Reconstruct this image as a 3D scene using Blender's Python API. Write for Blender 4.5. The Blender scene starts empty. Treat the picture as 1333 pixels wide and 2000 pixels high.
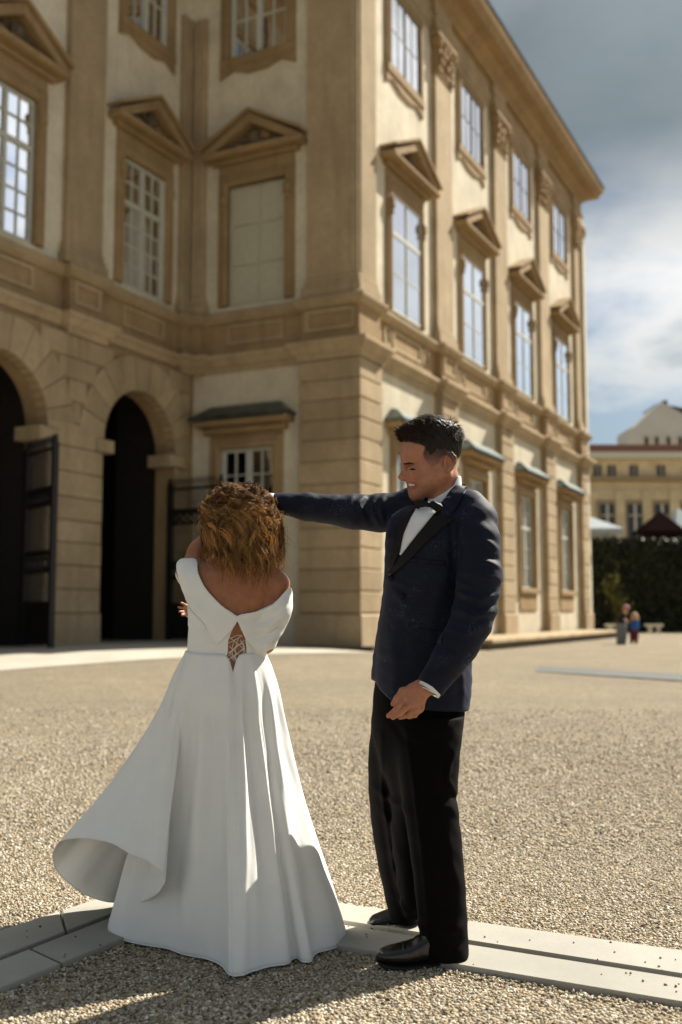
import bpy, math, random
import numpy as np
from mathutils import Vector
from mathutils.bvhtree import BVHTree
random.seed(7); RNG = np.random.default_rng(11)
SC = bpy.context.scene
COL = SC.collection
# ------------------------------------------------------------------ camera
F = 2050.0; HC = 1.15; HOR = 1195.0
PITCH = math.atan((HOR - 1000.0) / F); CP, SP = math.cos(PITCH), math.sin(PITCH)
CAM = np.array([0.0, 0.0, HC])
cd = bpy.data.cameras.new('camera'); cam = bpy.data.objects.new('camera', cd); COL.objects.link(cam)
cam.location = CAM; cam.rotation_euler = (math.pi / 2 + PITCH, 0, 0)
cd.sensor_fit = 'VERTICAL'; cd.sensor_height = 36.0; cd.sensor_width = 24.0; cd.lens = 36.0 * F / 2000.0
cd.clip_start = 0.05; cd.clip_end = 3000
cd.dof.use_dof = True; cd.dof.focus_distance = 3.72; cd.dof.aperture_fstop = 2.0
SC.camera = cam
# ------------------------------------------------------------------ sky, sun, exposure
SUN_AZ = math.radians(49.0); SUN_EL = math.radians(43.0)      # azimuth clockwise from +Y
S_DIR = np.array([math.sin(SUN_AZ) * math.cos(SUN_EL), math.cos(SUN_AZ) * math.cos(SUN_EL), math.sin(SUN_EL)])
W = bpy.data.worlds.new('World'); SC.world = W; W.use_nodes = True
nt = W.node_tree; nt.nodes.clear()
def wn(t, **kw):
    n = nt.nodes.new(t)
    for k, v in kw.items(): setattr(n, k, v)
    return n
def wl(a, b): nt.links.new(a, b)
w_out = wn('ShaderNodeOutputWorld'); w_bg = wn('ShaderNodeBackground'); wl(w_bg.outputs[0], w_out.inputs[0])
sky = wn('ShaderNodeTexSky'); sky.sky_type = 'NISHITA'; sky.sun_disc = False
sky.sun_elevation = SUN_EL; sky.sun_rotation = SUN_AZ; sky.air_density = 1.0; sky.dust_density = 1.5; sky.ozone_density = 1.0
w_tc = wn('ShaderNodeTexCoord'); w_sep = wn('ShaderNodeSeparateXYZ'); wl(w_tc.outputs['Generated'], w_sep.inputs[0])
def wmath(op, a, b=None, clamp=False):
    n = wn('ShaderNodeMath', operation=op, use_clamp=clamp)
    for i, v in enumerate((a, b)):
        if v is None: continue
        if isinstance(v, (int, float)): n.inputs[i].default_value = v
        else: wl(v, n.inputs[i])
    return n.outputs[0]
# a flat cloud deck seen in perspective: direction / (height + c)
zz = wmath('ADD', wmath('MAXIMUM', w_sep.outputs[2], 0.0), 0.22)
cu = wmath('DIVIDE', w_sep.outputs[0], zz); cv = wmath('DIVIDE', w_sep.outputs[1], zz)
w_cmb = wn('ShaderNodeCombineXYZ'); wl(cu, w_cmb.inputs[0]); wl(cv, w_cmb.inputs[1]); w_cmb.inputs[2].default_value = 3.7
def wnoise(scale, detail, rough, off):
    mp = wn('ShaderNodeMapping'); mp.inputs['Location'].default_value = off; wl(w_cmb.outputs[0], mp.inputs[0])
    n = wn('ShaderNodeTexNoise'); n.inputs['Scale'].default_value = scale; n.inputs['Detail'].default_value = detail
    n.inputs['Roughness'].default_value = rough; wl(mp.outputs[0], n.inputs['Vector']); return n.outputs[0]
def wramp(fac, stops):
    r = wn('ShaderNodeValToRGB'); e = r.color_ramp.elements
    while len(e) < len(stops): e.new(0.5)
    for el, (p, c) in zip(e, stops): el.position = p; el.color = c if len(c) == 4 else (*c, 1)
    wl(fac, r.inputs[0]); return r.outputs[0]
SKY_OFF1 = (-4.39, -2.05, 0.0); SKY_OFF2 = (-4.39, -2.05, 0.0)
c_big = wnoise(1.15, 10.0, 0.55, SKY_OFF1); c_shade = wnoise(2.3, 6.0, 0.55, SKY_OFF1)
c_mask = wramp(c_big, [(0.475, (0, 0, 0)), (0.575, (1, 1, 1))])
c_col = wramp(wmath('ADD', wmath('MULTIPLY', c_big, 0.5), wmath('MULTIPLY', c_shade, 0.5)), [(0.42, (1.28, 1.28, 1.24)), (0.55, (1.08, 1.1, 1.08)), (0.68, (0.56, 0.64, 0.68))])
# haze brightens the air near the horizon; a grey deck of cloud hangs higher up
hz = wramp(w_sep.outputs[2], [(0.0, (1, 1, 1)), (0.30, (0.25, 0.25, 0.25)), (0.6, (0, 0, 0))])
sk = wn('ShaderNodeMixRGB', blend_type='MULTIPLY'); sk.inputs[0].default_value = 1.0
wl(sky.outputs[0], sk.inputs[1]); sk.inputs[2].default_value = (0.11, 0.11, 0.11, 1)
m0 = wn('ShaderNodeMixRGB'); wl(wmath('MULTIPLY', hz, 0.6), m0.inputs[0]); wl(sk.outputs[0], m0.inputs[1]); m0.inputs[2].default_value = (0.48, 0.72, 0.88, 1)
m1 = wn('ShaderNodeMixRGB'); wl(wmath('MULTIPLY', c_mask, 0.95), m1.inputs[0]); wl(m0.outputs[0], m1.inputs[1]); wl(c_col, m1.inputs[2])
d_n = wnoise(0.42, 5.0, 0.5, SKY_OFF2); d_el = wramp(w_sep.outputs[2], [(0.30, (0, 0, 0)), (0.42, (1, 1, 1))])
d_mask = wmath('MULTIPLY', wramp(d_n, [(0.44, (0, 0, 0)), (0.54, (1, 1, 1))]), d_el)
d_col = wramp(wnoise(1.3, 6.0, 0.5, SKY_OFF2), [(0.35, (0.15, 0.185, 0.205)), (0.65, (0.29, 0.345, 0.37))])
m2 = wn('ShaderNodeMixRGB'); wl(wmath('MULTIPLY', d_mask, 0.94), m2.inputs[0]); wl(m1.outputs[0], m2.inputs[1]); wl(d_col, m2.inputs[2])
# clouds glow towards the sun
vd = wn('ShaderNodeVectorMath', operation='DOT_PRODUCT'); wl(w_tc.outputs['Generated'], vd.inputs[0]); vd.inputs[1].default_value = tuple(S_DIR)
glow = wmath('ADD', 1.0, wmath('MULTIPLY', wmath('POWER', wmath('MAXIMUM', vd.outputs['Value'], 0.0), 7.0), 1.6))
gl = wn('ShaderNodeVectorMath', operation='SCALE'); wl(m2.outputs[0], gl.inputs[0]); wl(glow, gl.inputs['Scale'])
wl(gl.outputs[0], w_bg.inputs[0]); w_bg.inputs[1].default_value = 0.31
sd = bpy.data.lights.new('sun', 'SUN'); sd.energy = 5.0; sd.angle = math.radians(0.53); sd.color = (1.0, 0.93, 0.80)
sun = bpy.data.objects.new('sun', sd); COL.objects.link(sun)
sun.rotation_euler = Vector(S_DIR).to_track_quat('Z', 'Y').to_euler(); sun.location = (20, 20, 60)
VS = SC.view_settings; VS.view_transform = 'Standard'; VS.look = 'None'; VS.gamma = 1.0; VS.use_curve_mapping = False; VS.exposure = 1.0
SC.render.engine = 'CYCLES'; SC.cycles.use_denoising = True
SC.cycles.max_bounces = 6; SC.cycles.diffuse_bounces = 3; SC.cycles.transparent_max_bounces = 8
# ------------------------------------------------------------------ picture <-> place
def ray(x, y):
    u = (x - 666.5) / F; v = (1000.0 - y) / F
    return np.array([u, CP - v * SP, SP + v * CP])
def PY(x, y, Y):
    d = ray(x, y); return CAM + d * (Y / d[1])
def G(x, y, z=0.0):
    d = ray(x, y); return CAM + d * ((z - HC) / d[2])
def proj(X, Y, Z):
    f = Y * CP + (Z - HC) * SP; v = -Y * SP + (Z - HC) * CP
    return 666.5 + F * X / f, 1000.0 - F * v / f
AZB = math.atan((1695 - 666.5) / F * CP)
E1 = np.array([math.sin(AZB), math.cos(AZB), 0.0]); E2 = np.array([-math.cos(AZB), math.sin(AZB), 0.0])
ORG = PY(705, 1195, 28.0); ORG[2] = 0.0
def sstep(a, b, x):
    t = np.clip((x - a) / (b - a), 0, 1); return t * t * (3 - 2 * t)
def gz(x, y):       # the court rises a little towards the arches
    return 0.34 * sstep(9, 27, y) * sstep(5.0, -5.0, x)
# ------------------------------------------------------------------ materials
MATS = {}
def srgb(r, g, b):
    return tuple(((c / 255) / 12.92 if c / 255 <= 0.04045 else ((c / 255 + 0.055) / 1.055) ** 2.4) for c in (r, g, b))
class NT:
    def __init__(s, name):
        s.m = bpy.data.materials.new(name); s.m.use_nodes = True; s.t = s.m.node_tree
        s.b = s.t.nodes['Principled BSDF']; s.out = s.t.nodes['Material Output']; MATS[name] = s.m
    def n(s, t, **kw):
        o = s.t.nodes.new(t)
        for k, v in kw.items(): setattr(o, k, v)
        return o
    def l(s, a, b): s.t.links.new(a, b)
    def coord(s, kind='Object'):
        return s.n('ShaderNodeTexCoord').outputs[kind]
    def pos(s): return s.n('ShaderNodeNewGeometry').outputs['Position']
    def noise(s, scale, detail=4, rough=0.55, vec=None, stretch=None):
        n = s.n('ShaderNodeTexNoise'); n.inputs['Scale'].default_value = scale; n.inputs['Detail'].default_value = detail
        n.inputs['Roughness'].default_value = rough
        v = vec if vec is not None else s.pos()
        if stretch:
            mp = s.n('ShaderNodeMapping'); mp.inputs['Scale'].default_value = stretch; s.l(v, mp.inputs[0]); v = mp.outputs[0]
        s.l(v, n.inputs['Vector']); return n.outputs[0]
    def ramp(s, fac, stops):
        r = s.n('ShaderNodeValToRGB'); e = r.color_ramp.elements
        while len(e) < len(stops): e.new(0.5)
        for el, (p, c) in zip(e, stops): el.position = p; el.color = (*c, 1) if len(c) == 3 else c
        s.l(fac, r.inputs[0]); return r.outputs[0]
    def mix(s, fac, a, b, mode='MIX'):
        m = s.n('ShaderNodeMixRGB', blend_type=mode)
        for i, v in enumerate((fac, a, b)):
            if isinstance(v, (int, float)): m.inputs[i].default_value = v if i == 0 else (v, v, v, 1)
            elif isinstance(v, tuple): m.inputs[i].default_value = (*v, 1) if len(v) == 3 else v
            else: s.l(v, m.inputs[i])
        return m.outputs[0]
    def math(s, op, a, b=None):
        m = s.n('ShaderNodeMath', operation=op)
        for i, v in enumerate((a, b)):
            if v is None: continue
            if isinstance(v, (int, float)): m.inputs[i].default_value = v
            else: s.l(v, m.inputs[i])
        return m.outputs[0]
    def bump(s, h, strength=0.3, dist=0.01):
        b = s.n('ShaderNodeBump'); b.inputs['Strength'].default_value = strength; b.inputs['Distance'].default_value = dist
        s.l(h, b.inputs['Height']); s.l(b.outputs[0], s.b.inputs['Normal']); return b
    def set(s, **kw):
        for k, v in kw.items():
            i = s.b.inputs[k.replace('_', ' ')]
            if isinstance(v, (int, float)): i.default_value = v
            elif isinstance(v, tuple): i.default_value = (*v, 1) if len(v) == 3 else v
            else: s.l(v, i)
        return s
def simple(name, col, rough=0.7, var=0.15, scale=6.0, spec=0.4, metal=0.0, bump=0.0, bscale=60.0):
    t = NT(name)
    c1 = tuple(c * (1 - var) for c in col); c2 = tuple(min(1, c * (1 + var)) for c in col)
    t.set(Base_Color=t.ramp(t.noise(scale), [(0.3, c1), (0.7, c2)]), Roughness=rough, Metallic=metal)
    t.b.inputs['Specular IOR Level'].default_value = spec
    if bump: t.bump(t.noise(bscale, 5), bump, 0.01)
    return t.m
def stone_mat(name, col, streak=0.5):
    t = NT(name)
    a = t.noise(0.9, 6, 0.6); b = t.noise(7.0, 5, 0.6); st = t.noise(1.0, 5, 0.6, stretch=(3.0, 3.0, 0.35))
    oi = t.n('ShaderNodeObjectInfo').outputs['Random']
    base = t.ramp(a, [(0.3, tuple(c * 0.80 for c in col)), (0.7, tuple(c * 1.12 for c in col))])
    base = t.mix(t.ramp(b, [(0.35, (0, 0, 0)), (0.75, (0.35, 0.35, 0.35))]), base, (col[0] * 0.62, col[1] * 0.55, col[2] * 0.45))
    base = t.mix(t.ramp(st, [(0.5, (0, 0, 0)), (0.8, (streak, streak, streak))]), base, (col[0] * 0.5, col[1] * 0.46, col[2] * 0.42))
    base = t.mix(1.0, base, t.ramp(oi, [(0, (0.86, 0.85, 0.83)), (1, (1.06, 1.06, 1.08))]), 'MULTIPLY')
    t.set(Base_Color=base, Roughness=0.9); t.b.inputs['Specular IOR Level'].default_value = 0.2
    t.bump(t.noise(22, 6, 0.7), 0.35, 0.015); return t.m
stone_mat('stone', (0.34, 0.24, 0.128), 0.6)
stone_mat('stone_pale', (0.43, 0.335, 0.21), 0.55)
stone_mat('plaster', (0.70, 0.64, 0.50), 0.25)
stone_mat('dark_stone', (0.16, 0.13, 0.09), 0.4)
simple('window_paint', (0.50, 0.50, 0.44), 0.5, 0.06)
simple('window_shaded_paint', (0.10, 0.085, 0.065), 0.5, 0.1)  # darker copy of window_paint: contrast with bright panes put into the colour
simple('shutter_paint', (0.46, 0.44, 0.33), 0.7, 0.06)
simple('iron', (0.012, 0.010, 0.009), 0.55, 0.2)
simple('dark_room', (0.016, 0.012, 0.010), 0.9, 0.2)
def glass_mat():
    t = NT('window_glass'); t.set(Base_Color=(0.012, 0.013, 0.013), Roughness=0.03)
    t.b.inputs['Specular IOR Level'].default_value = 0.5
    g = t.n('ShaderNodeBsdfGlossy'); g.inputs['Roughness'].default_value = 0.025; g.inputs['Color'].default_value = (0.95, 0.97, 1, 1)
    fr = t.n('ShaderNodeFresnel'); fr.inputs['IOR'].default_value = 1.9
    ms = t.n('ShaderNodeMixShader'); t.l(t.math('MINIMUM', t.math('MULTIPLY', fr.outputs[0], 2.6), 0.85), ms.inputs[0]); t.l(t.b.outputs[0], ms.inputs[1]); t.l(g.outputs[0], ms.inputs[2])
    t.l(ms.outputs[0], t.out.inputs[0])
    bp = t.n('ShaderNodeBump'); bp.inputs['Strength'].default_value = 0.05; bp.inputs['Distance'].default_value = 0.02
    t.l(t.noise(1.6, 2), bp.inputs['Height']); t.l(bp.outputs[0], g.inputs['Normal'])
glass_mat()
def copper_mat():
    t = NT('copper_patina')
    t.set(Base_Color=t.ramp(t.noise(3, 5), [(0.3, (0.035, 0.052, 0.05)), (0.7, (0.10, 0.13, 0.12))]), Roughness=0.32, Metallic=0.55)
copper_mat()
# ------------------------------------------------------------------ mesh helpers
def link(o, parent=None):
    COL.objects.link(o)
    if parent is not None: o.parent = parent
    return o
def wloc(o):
    v = Vector((0, 0, 0))
    while o is not None: v = v + Vector(o.location); o = o.parent
    return v
def mesh(name, verts, faces, mats, smooth=False):
    me = bpy.data.meshes.new(name)
    me.from_pydata([tuple(map(float, v)) for v in verts], [], [tuple(map(int, f)) for f in faces])
    if isinstance(mats, str): mats = [mats]
    for m in mats: me.materials.append(MATS[m])
    if smooth: me.polygons.foreach_set('use_smooth', [True] * len(me.polygons))
    me.update(); return me
def obj(name, verts, faces, mat, parent=None, smooth=False, origin=None):
    """verts in world coordinates; the object sits at its parent's origin (or at origin)."""
    base = np.array(wloc(parent)) if parent is not None else np.array(origin if origin is not None else (0, 0, 0))
    me = mesh(name, np.asarray(verts, float) - base, faces, mat, smooth)
    o = bpy.data.objects.new(name, me)
    if parent is None: o.location = base
    return link(o, parent)
def empty(name, loc, label=None, cat=None, group=None, parent=None):
    o = bpy.data.objects.new(name, None); o.empty_display_size = 0.2
    if parent is not None: loc = np.array(loc, float) - np.array(wloc(parent))
    o.location = loc; link(o, parent)
    return tag(o, label, cat, group)
def tag(o, label=None, cat=None, group=None, kind=None):
    if label: o['label'] = label
    if cat: o['category'] = cat
    if group: o['group'] = group
    if kind: o['kind'] = kind
    return o
class MB:
    """collects shapes into one mesh"""
    def __init__(s, fr=None): s.v = []; s.f = []; s.fr = fr
    def add(s, v, f):
        o = len(s.v)
        if s.fr is not None: v = [s.fr.pt(*p) for p in v]
        s.v.extend(v); s.f.extend(tuple(i + o for i in q) for q in f); return s
    def box(s, a0, a1, b0, b1, c0, c1):
        v = [(a, b, c) for a in (a0, a1) for b in (b0, b1) for c in (c0, c1)]
        return s.add(v, [(0, 1, 3, 2), (4, 6, 7, 5), (0, 4, 5, 1), (2, 3, 7, 6), (0, 2, 6, 4), (1, 5, 7, 3)])
    def block(s, u0, u1, w0, w1, z0, z1, c=0.03):
        """a block whose front edges (w1 side) are chamfered"""
        v = [(u0, w0, z0), (u1, w0, z0), (u1, w0, z1), (u0, w0, z1), (u0, w1 - c, z0), (u1, w1 - c, z0), (u1, w1 - c, z1), (u0, w1 - c, z1),
             (u0 + c, w1, z0 + c), (u1 - c, w1, z0 + c), (u1 - c, w1, z1 - c), (u0 + c, w1, z1 - c)]
        f = [(3, 2, 1, 0)]
        for r in (0, 4):
            for i in range(4): j = (i + 1) % 4; f.append((r + i, r + j, r + 4 + j, r + 4 + i))
        f.append((8, 9, 10, 11)); return s.add(v, f)
    def prism(s, poly, w0, w1):
        """polygon in (u, z), extruded along w"""
        n = len(poly); v = [(u, w0, z) for u, z in poly] + [(u, w1, z) for u, z in poly]
        f = [tuple(range(n))[::-1], tuple(range(n, 2 * n))] + [(i, (i + 1) % n, n + (i + 1) % n, n + i) for i in range(n)]
        return s.add(v, f)
    def build(s, name, mat, parent=None, smooth=False, origin=None): return obj(name, s.v, s.f, mat, parent, smooth, origin)
class Frame:
    """a facade: u along it, w outwards, z up"""
    def __init__(s, o, u, w): s.o = np.array(o, float); s.u = np.array(u, float); s.w = np.array(w, float)
    def pt(s, u, w, z): return s.o + s.u * u + s.w * w + np.array([0, 0, z])
def tube(path, rad, n=6, closed_ends=True):
    """tube along a polyline, radius number or list"""
    P = np.asarray(path, float); m = len(P); R = np.full(m, rad) if np.isscalar(rad) else np.asarray(rad, float)
    T = np.gradient(P, axis=0); T /= np.linalg.norm(T, axis=1)[:, None] + 1e-12
    ref = np.array([0, 0, 1.0]) if abs(T[0][2]) < 0.9 else np.array([1.0, 0, 0])
    v = []; nprev = None
    for i in range(m):
        nn = ref - T[i] * np.dot(ref, T[i]) if nprev is None else nprev - T[i] * np.dot(nprev, T[i])
        nn /= np.linalg.norm(nn) + 1e-12; nprev = nn; bb = np.cross(T[i], nn)
        for k in range(n):
            a = 2 * math.pi * k / n; v.append(P[i] + R[i] * (math.cos(a) * nn + math.sin(a) * bb))
    f = [(i * n + k, i * n + (k + 1) % n, (i + 1) * n + (k + 1) % n, (i + 1) * n + k) for i in range(m - 1) for k in range(n)]
    if closed_ends: f += [tuple(range(n))[::-1], tuple(range((m - 1) * n, m * n))]
    return v, f
def sweep(path, prof, closed=False):
    """path: plan points (x, y), outside on its right hand; prof: (offset outwards, z). Mitred."""
    P = np.asarray(path, float); n = len(P); v = []
    def nrm(d): d = d / (np.linalg.norm(d) + 1e-12); return np.array([d[1], -d[0]])
    for i in range(n):
        a = nrm(P[i] - P[i - 1]) if i > 0 else None; b = nrm(P[i + 1] - P[i]) if i < n - 1 else None
        if a is None: m = b
        elif b is None: m = a
        else:
            m = a + b; m = m / max(0.25, (1 + np.dot(a, b)))
        for w, z in prof: v.append((P[i][0] + m[0] * w, P[i][1] + m[1] * w, z))
    k = len(prof)
    f = [(i * k + j, (i + 1) * k + j, (i + 1) * k + (j + 1) % k, i * k + (j + 1) % k) for i in range(n - 1) for j in range(k)]
    f += [tuple(range(k)), tuple(range((n - 1) * k, n * k))[::-1]]
    return v, f
# ================================================================== implicit modelling
class SDF:
    def __init__(s, lo, hi, h):
        s.lo = np.array(lo, np.float32); s.h = h; s.n = np.ceil((np.array(hi) - s.lo) / h).astype(int) + 1
        s.d = np.full(tuple(s.n), 0.2, np.float32)
        s.ax = [s.lo[i] + h * np.arange(s.n[i], dtype=np.float32) for i in range(3)]
    def win(s, lo, hi, pad):
        sl = []
        for i in range(3):
            a = int(max(0, math.floor((lo[i] - pad - s.lo[i]) / s.h))); b = int(min(s.n[i], math.ceil((hi[i] + pad - s.lo[i]) / s.h) + 1)); sl.append(slice(a, max(a, b)))
        return tuple(sl), s.ax[0][sl[0]][:, None, None], s.ax[1][sl[1]][None, :, None], s.ax[2][sl[2]][None, None, :]
    def put(s, fn, lo, hi, k=0.0, op='u'):
        sl, x, y, z = s.win(lo, hi, max(k, 0) + 3 * s.h)
        if any(q.stop <= q.start for q in sl): return s
        a = s.d[sl]; b = fn(x, y, z).astype(np.float32)
        if op == 'u': r = smin(a, b, k)
        elif op == 's': r = -smin(-a, b, k)
        elif op == 'i': r = -smin(-a, -b, k)
        s.d[sl] = r; return s
    # primitives
    def cone(s, a, b, ra, rb, k=0.0, op='u', flat=None, q=1.0):
        a = np.asarray(a, float); b = np.asarray(b, float); R = max(ra, rb) * max(1, q)
        lo = np.minimum(a, b) - R; hi = np.maximum(a, b) + R; ba = b - a; L2 = float(ba @ ba) + 1e-12
        def fn(x, y, z):
            px, py, pz = x - a[0], y - a[1], z - a[2]
            t = np.clip((px * ba[0] + py * ba[1] + pz * ba[2]) / L2, 0, 1)
            dx, dy, dz = px - t * ba[0], py - t * ba[1], pz - t * ba[2]; d2 = dx * dx + dy * dy + dz * dz
            if flat is not None:
                n = np.asarray(flat, float); n = n / np.linalg.norm(n); c = dx * n[0] + dy * n[1] + dz * n[2]; d2 = np.maximum(d2 - c * c, 0) + (c / q) ** 2
            return np.sqrt(d2) - (ra + (rb - ra) * t)
        return s.put(fn, lo, hi, k, op)
    def chain(s, pts, rads, k=0.0, op='u', flat=None, q=1.0):
        for (a, b, ra, rb) in zip(pts, pts[1:], rads, rads[1:]): s.cone(a, b, ra, rb, k, op, flat, q)
        return s
    def ell(s, c, r, k=0.0, op='u', R=None):
        c = np.asarray(c, float); r = np.asarray(r, float); m = r.max() if R is not None else r
        def fn(x, y, z):
            X, Y, Z = x - c[0], y - c[1], z - c[2]
            if R is not None:
                X, Y, Z = (X * R[0][0] + Y * R[0][1] + Z * R[0][2]), (X * R[1][0] + Y * R[1][1] + Z * R[1][2]), (X * R[2][0] + Y * R[2][1] + Z * R[2][2])
            k0 = np.sqrt((X / r[0]) ** 2 + (Y / r[1]) ** 2 + (Z / r[2]) ** 2) + 1e-9; k1 = np.sqrt((X / r[0] ** 2) ** 2 + (Y / r[1] ** 2) ** 2 + (Z / r[2] ** 2) ** 2) + 1e-9
            return k0 * (k0 - 1) / k1
        return s.put(fn, c - m, c + m, k, op)
    def loft(s, st, k=0.0, op='u', p=2.0):
        """stations (py, xl, xr, Yc, ry): outline taken in the picture at depth Yc, thickness 2*ry"""
        S = []
        for py, xl, xr, Yc, ry in st:
            a, b = PY(xl, py, Yc), PY(xr, py, Yc); S.append(((a[2] + b[2]) / 2, (a[0] + b[0]) / 2, Yc, (b[0] - a[0]) / 2, ry))
        return s.loft_w(S, k, op, p)
    def loft_w(s, S, k=0.0, op='u', p=2.0, xc=None):
        S = np.array(sorted(S)); zs = S[:, 0]; zf = np.linspace(zs[0], zs[-1], 160)
        tab = [cubic(zs, S[:, i], zf) for i in range(1, 5)]
        lo = (np.min(S[:, 1] - S[:, 3]), np.min(S[:, 2] - S[:, 4]), zs[0]); hi = (np.max(S[:, 1] + S[:, 3]), np.max(S[:, 2] + S[:, 4]), zs[-1])
        def fn(x, y, z):
            zc = np.clip(z, zs[0], zs[-1]); cx, cy, rx, ry = [np.interp(zc.ravel(), zf, t).reshape(zc.shape) for t in tab]
            u = np.abs(x - cx) / rx; v = np.abs(y - cy) / ry; q = (u ** p + v ** p) ** (1 / p)
            rr = np.minimum(rx, ry) * .5 + np.maximum(rx, ry) * .5
            d = (q - 1) * np.minimum(rr, np.minimum(rx, ry) * 1.3)
            dz = np.maximum(zs[0] - z, z - zs[-1])
            return np.maximum(d, dz)
        return s.put(fn, lo, hi, k, op)
    def add_field(s, fn):
        sl, x, y, z = s.win(s.lo, s.lo + s.h * s.n, 0); s.d += fn(x, y, z).astype(np.float32); return s
    def cut_poly(s, poly, keep=True, k=0.0, mask=None):
        """intersect with (or remove) a prism along the view whose outline is a polygon in the picture"""
        x, y, z = s.ax[0][:, None, None], s.ax[1][None, :, None], s.ax[2][None, None, :]
        px, py = proj(x, y, z); px = np.broadcast_to(px, s.d.shape); py = np.broadcast_to(py, s.d.shape)
        near = s.d < 0.06; dd = np.full(s.d.shape, 0.05, np.float32)
        yy = np.broadcast_to(y, s.d.shape)[near]
        pd = poly_sd(px[near], py[near], poly) * yy / F
        if mask is not None:
            pd = np.where(mask(np.broadcast_to(x, s.d.shape)[near], yy, np.broadcast_to(z, s.d.shape)[near]), pd, -0.05 if keep else 0.05)
        dd[near] = pd
        if keep: s.d[near] = -smin(-s.d[near], -dd[near], k)
        else: s.d[near] = -smin(-s.d[near], dd[near], k)
        return s
    def surface(s, smooth=1):
        v, f = surface_nets(s.d); v = v * s.h + s.lo
        return relax(v, f, smooth), f
def smin(a, b, k):
    if k <= 0: return np.minimum(a, b)
    h = np.maximum(k - np.abs(a - b), 0) / k; return np.minimum(a, b) - h * h * k * .25
def cubic(x, y, xi):
    """monotone-ish Catmull-Rom through the stations"""
    x = np.asarray(x, float); y = np.asarray(y, float); m = np.gradient(y, x) if len(x) > 1 else np.zeros(1)
    i = np.clip(np.searchsorted(x, xi) - 1, 0, len(x) - 2); h = x[i + 1] - x[i]; t = (xi - x[i]) / h
    return (2 * t ** 3 - 3 * t ** 2 + 1) * y[i] + (t ** 3 - 2 * t ** 2 + t) * h * m[i] + (-2 * t ** 3 + 3 * t ** 2) * y[i + 1] + (t ** 3 - t ** 2) * h * m[i + 1]
def poly_sd(px, py, poly):
    P = np.asarray(poly, float); d = np.full(px.shape, 1e9, np.float32); ins = np.zeros(px.shape, bool)
    for a, b in zip(P, np.roll(P, -1, 0)):
        e = b - a; wx, wy = px - a[0], py - a[1]; t = np.clip((wx * e[0] + wy * e[1]) / (e @ e + 1e-9), 0, 1)
        d = np.minimum(d, (wx - t * e[0]) ** 2 + (wy - t * e[1]) ** 2)
        c = ((a[1] > py) != (b[1] > py)); xi = (b[0] - a[0]) * (py - a[1]) / ((b[1] - a[1]) + 1e-12) + a[0]; ins ^= c & (px < xi)
    d = np.sqrt(d); return np.where(ins, -d, d)
def spl(P, n=8, closed=False):
    """smooth curve through points"""
    P = np.asarray(P, float); m = len(P); out = []
    rng = range(m) if closed else range(m - 1)
    for i in rng:
        p0 = P[(i - 1) % m] if closed or i > 0 else P[i]; p1 = P[i]; p2 = P[(i + 1) % m]; p3 = P[(i + 2) % m] if closed or i + 2 < m else p2
        for k in range(n):
            t = k / n; out.append(.5 * ((2 * p1) + (-p0 + p2) * t + (2 * p0 - 5 * p1 + 4 * p2 - p3) * t * t + (-p0 + 3 * p1 - 3 * p2 + p3) * t ** 3))
    if not closed: out.append(P[-1])
    return np.array(out)
def surface_nets(d):
    neg = d < 0; n = d.shape
    c = [(i, j, k) for i in (0, 1) for j in (0, 1) for k in (0, 1)]
    def cs(i, j, k): return (slice(i, n[0] - 1 + i), slice(j, n[1] - 1 + j), slice(k, n[2] - 1 + k))
    cnt = np.zeros((n[0] - 1, n[1] - 1, n[2] - 1), np.uint8)
    for q in c: cnt += neg[cs(*q)]
    act = (cnt > 0) & (cnt < 8); I = np.argwhere(act)
    idx = np.full(act.shape, -1, np.int64); idx[act] = np.arange(len(I))
    acc = np.zeros((len(I), 3)); w = np.zeros(len(I))
    val = {q: d[I[:, 0] + q[0], I[:, 1] + q[1], I[:, 2] + q[2]].astype(float) for q in c}
    for q in c:
        for ax in range(3):
            if q[ax]: continue
            r = list(q); r[ax] = 1; r = tuple(r); a, b = val[q], val[r]; m = (a < 0) != (b < 0)
            t = np.where(m, a / np.where(m, a - b, 1), 0); p = np.array(q, float)[None] + np.zeros((len(I), 3)); p[:, ax] += t
            acc[m] += p[m]; w[m] += 1
    V = I + acc / w[:, None]; Q = []
    for ax in range(3):
        o = [0, 1, 2]; o.remove(ax); u, v_ = o
        a = [slice(None)] * 3; b = [slice(None)] * 3; a[ax] = slice(0, -1); b[ax] = slice(1, None)
        m = neg[tuple(a)] != neg[tuple(b)]; E = np.argwhere(m)
        ok = (E[:, u] > 0) & (E[:, v_] > 0) & (E[:, u] < n[u] - 1) & (E[:, v_] < n[v_] - 1); E = E[ok]
        s0 = neg[E[:, 0], E[:, 1], E[:, 2]]
        def at(du, dv): e = E.copy(); e[:, u] += du; e[:, v_] += dv; return idx[e[:, 0], e[:, 1], e[:, 2]]
        q = np.stack([at(-1, -1), at(0, -1), at(0, 0), at(-1, 0)], 1)
        flip = s0 if ax != 1 else ~s0
        q = np.where(flip[:, None], q, q[:, ::-1]); Q.append(q)
    return V, np.concatenate(Q)
def relax(v, f, it, lam=.5):
    n = len(v)
    e = np.concatenate([f[:, [0, 1]], f[:, [1, 2]], f[:, [2, 3]], f[:, [3, 0]]]); e = np.concatenate([e, e[:, ::-1]])
    deg = np.bincount(e[:, 0], minlength=n)[:, None].clip(1)
    for _ in range(it):
        a = np.stack([np.bincount(e[:, 0], v[e[:, 1], i], n) for i in range(3)], 1) / deg
        v = v + lam * (a - v)
        a = np.stack([np.bincount(e[:, 0], v[e[:, 1], i], n) for i in range(3)], 1) / deg
        v = v - (lam * .92) * (a - v) if it > 1 else v
    return v
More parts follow.
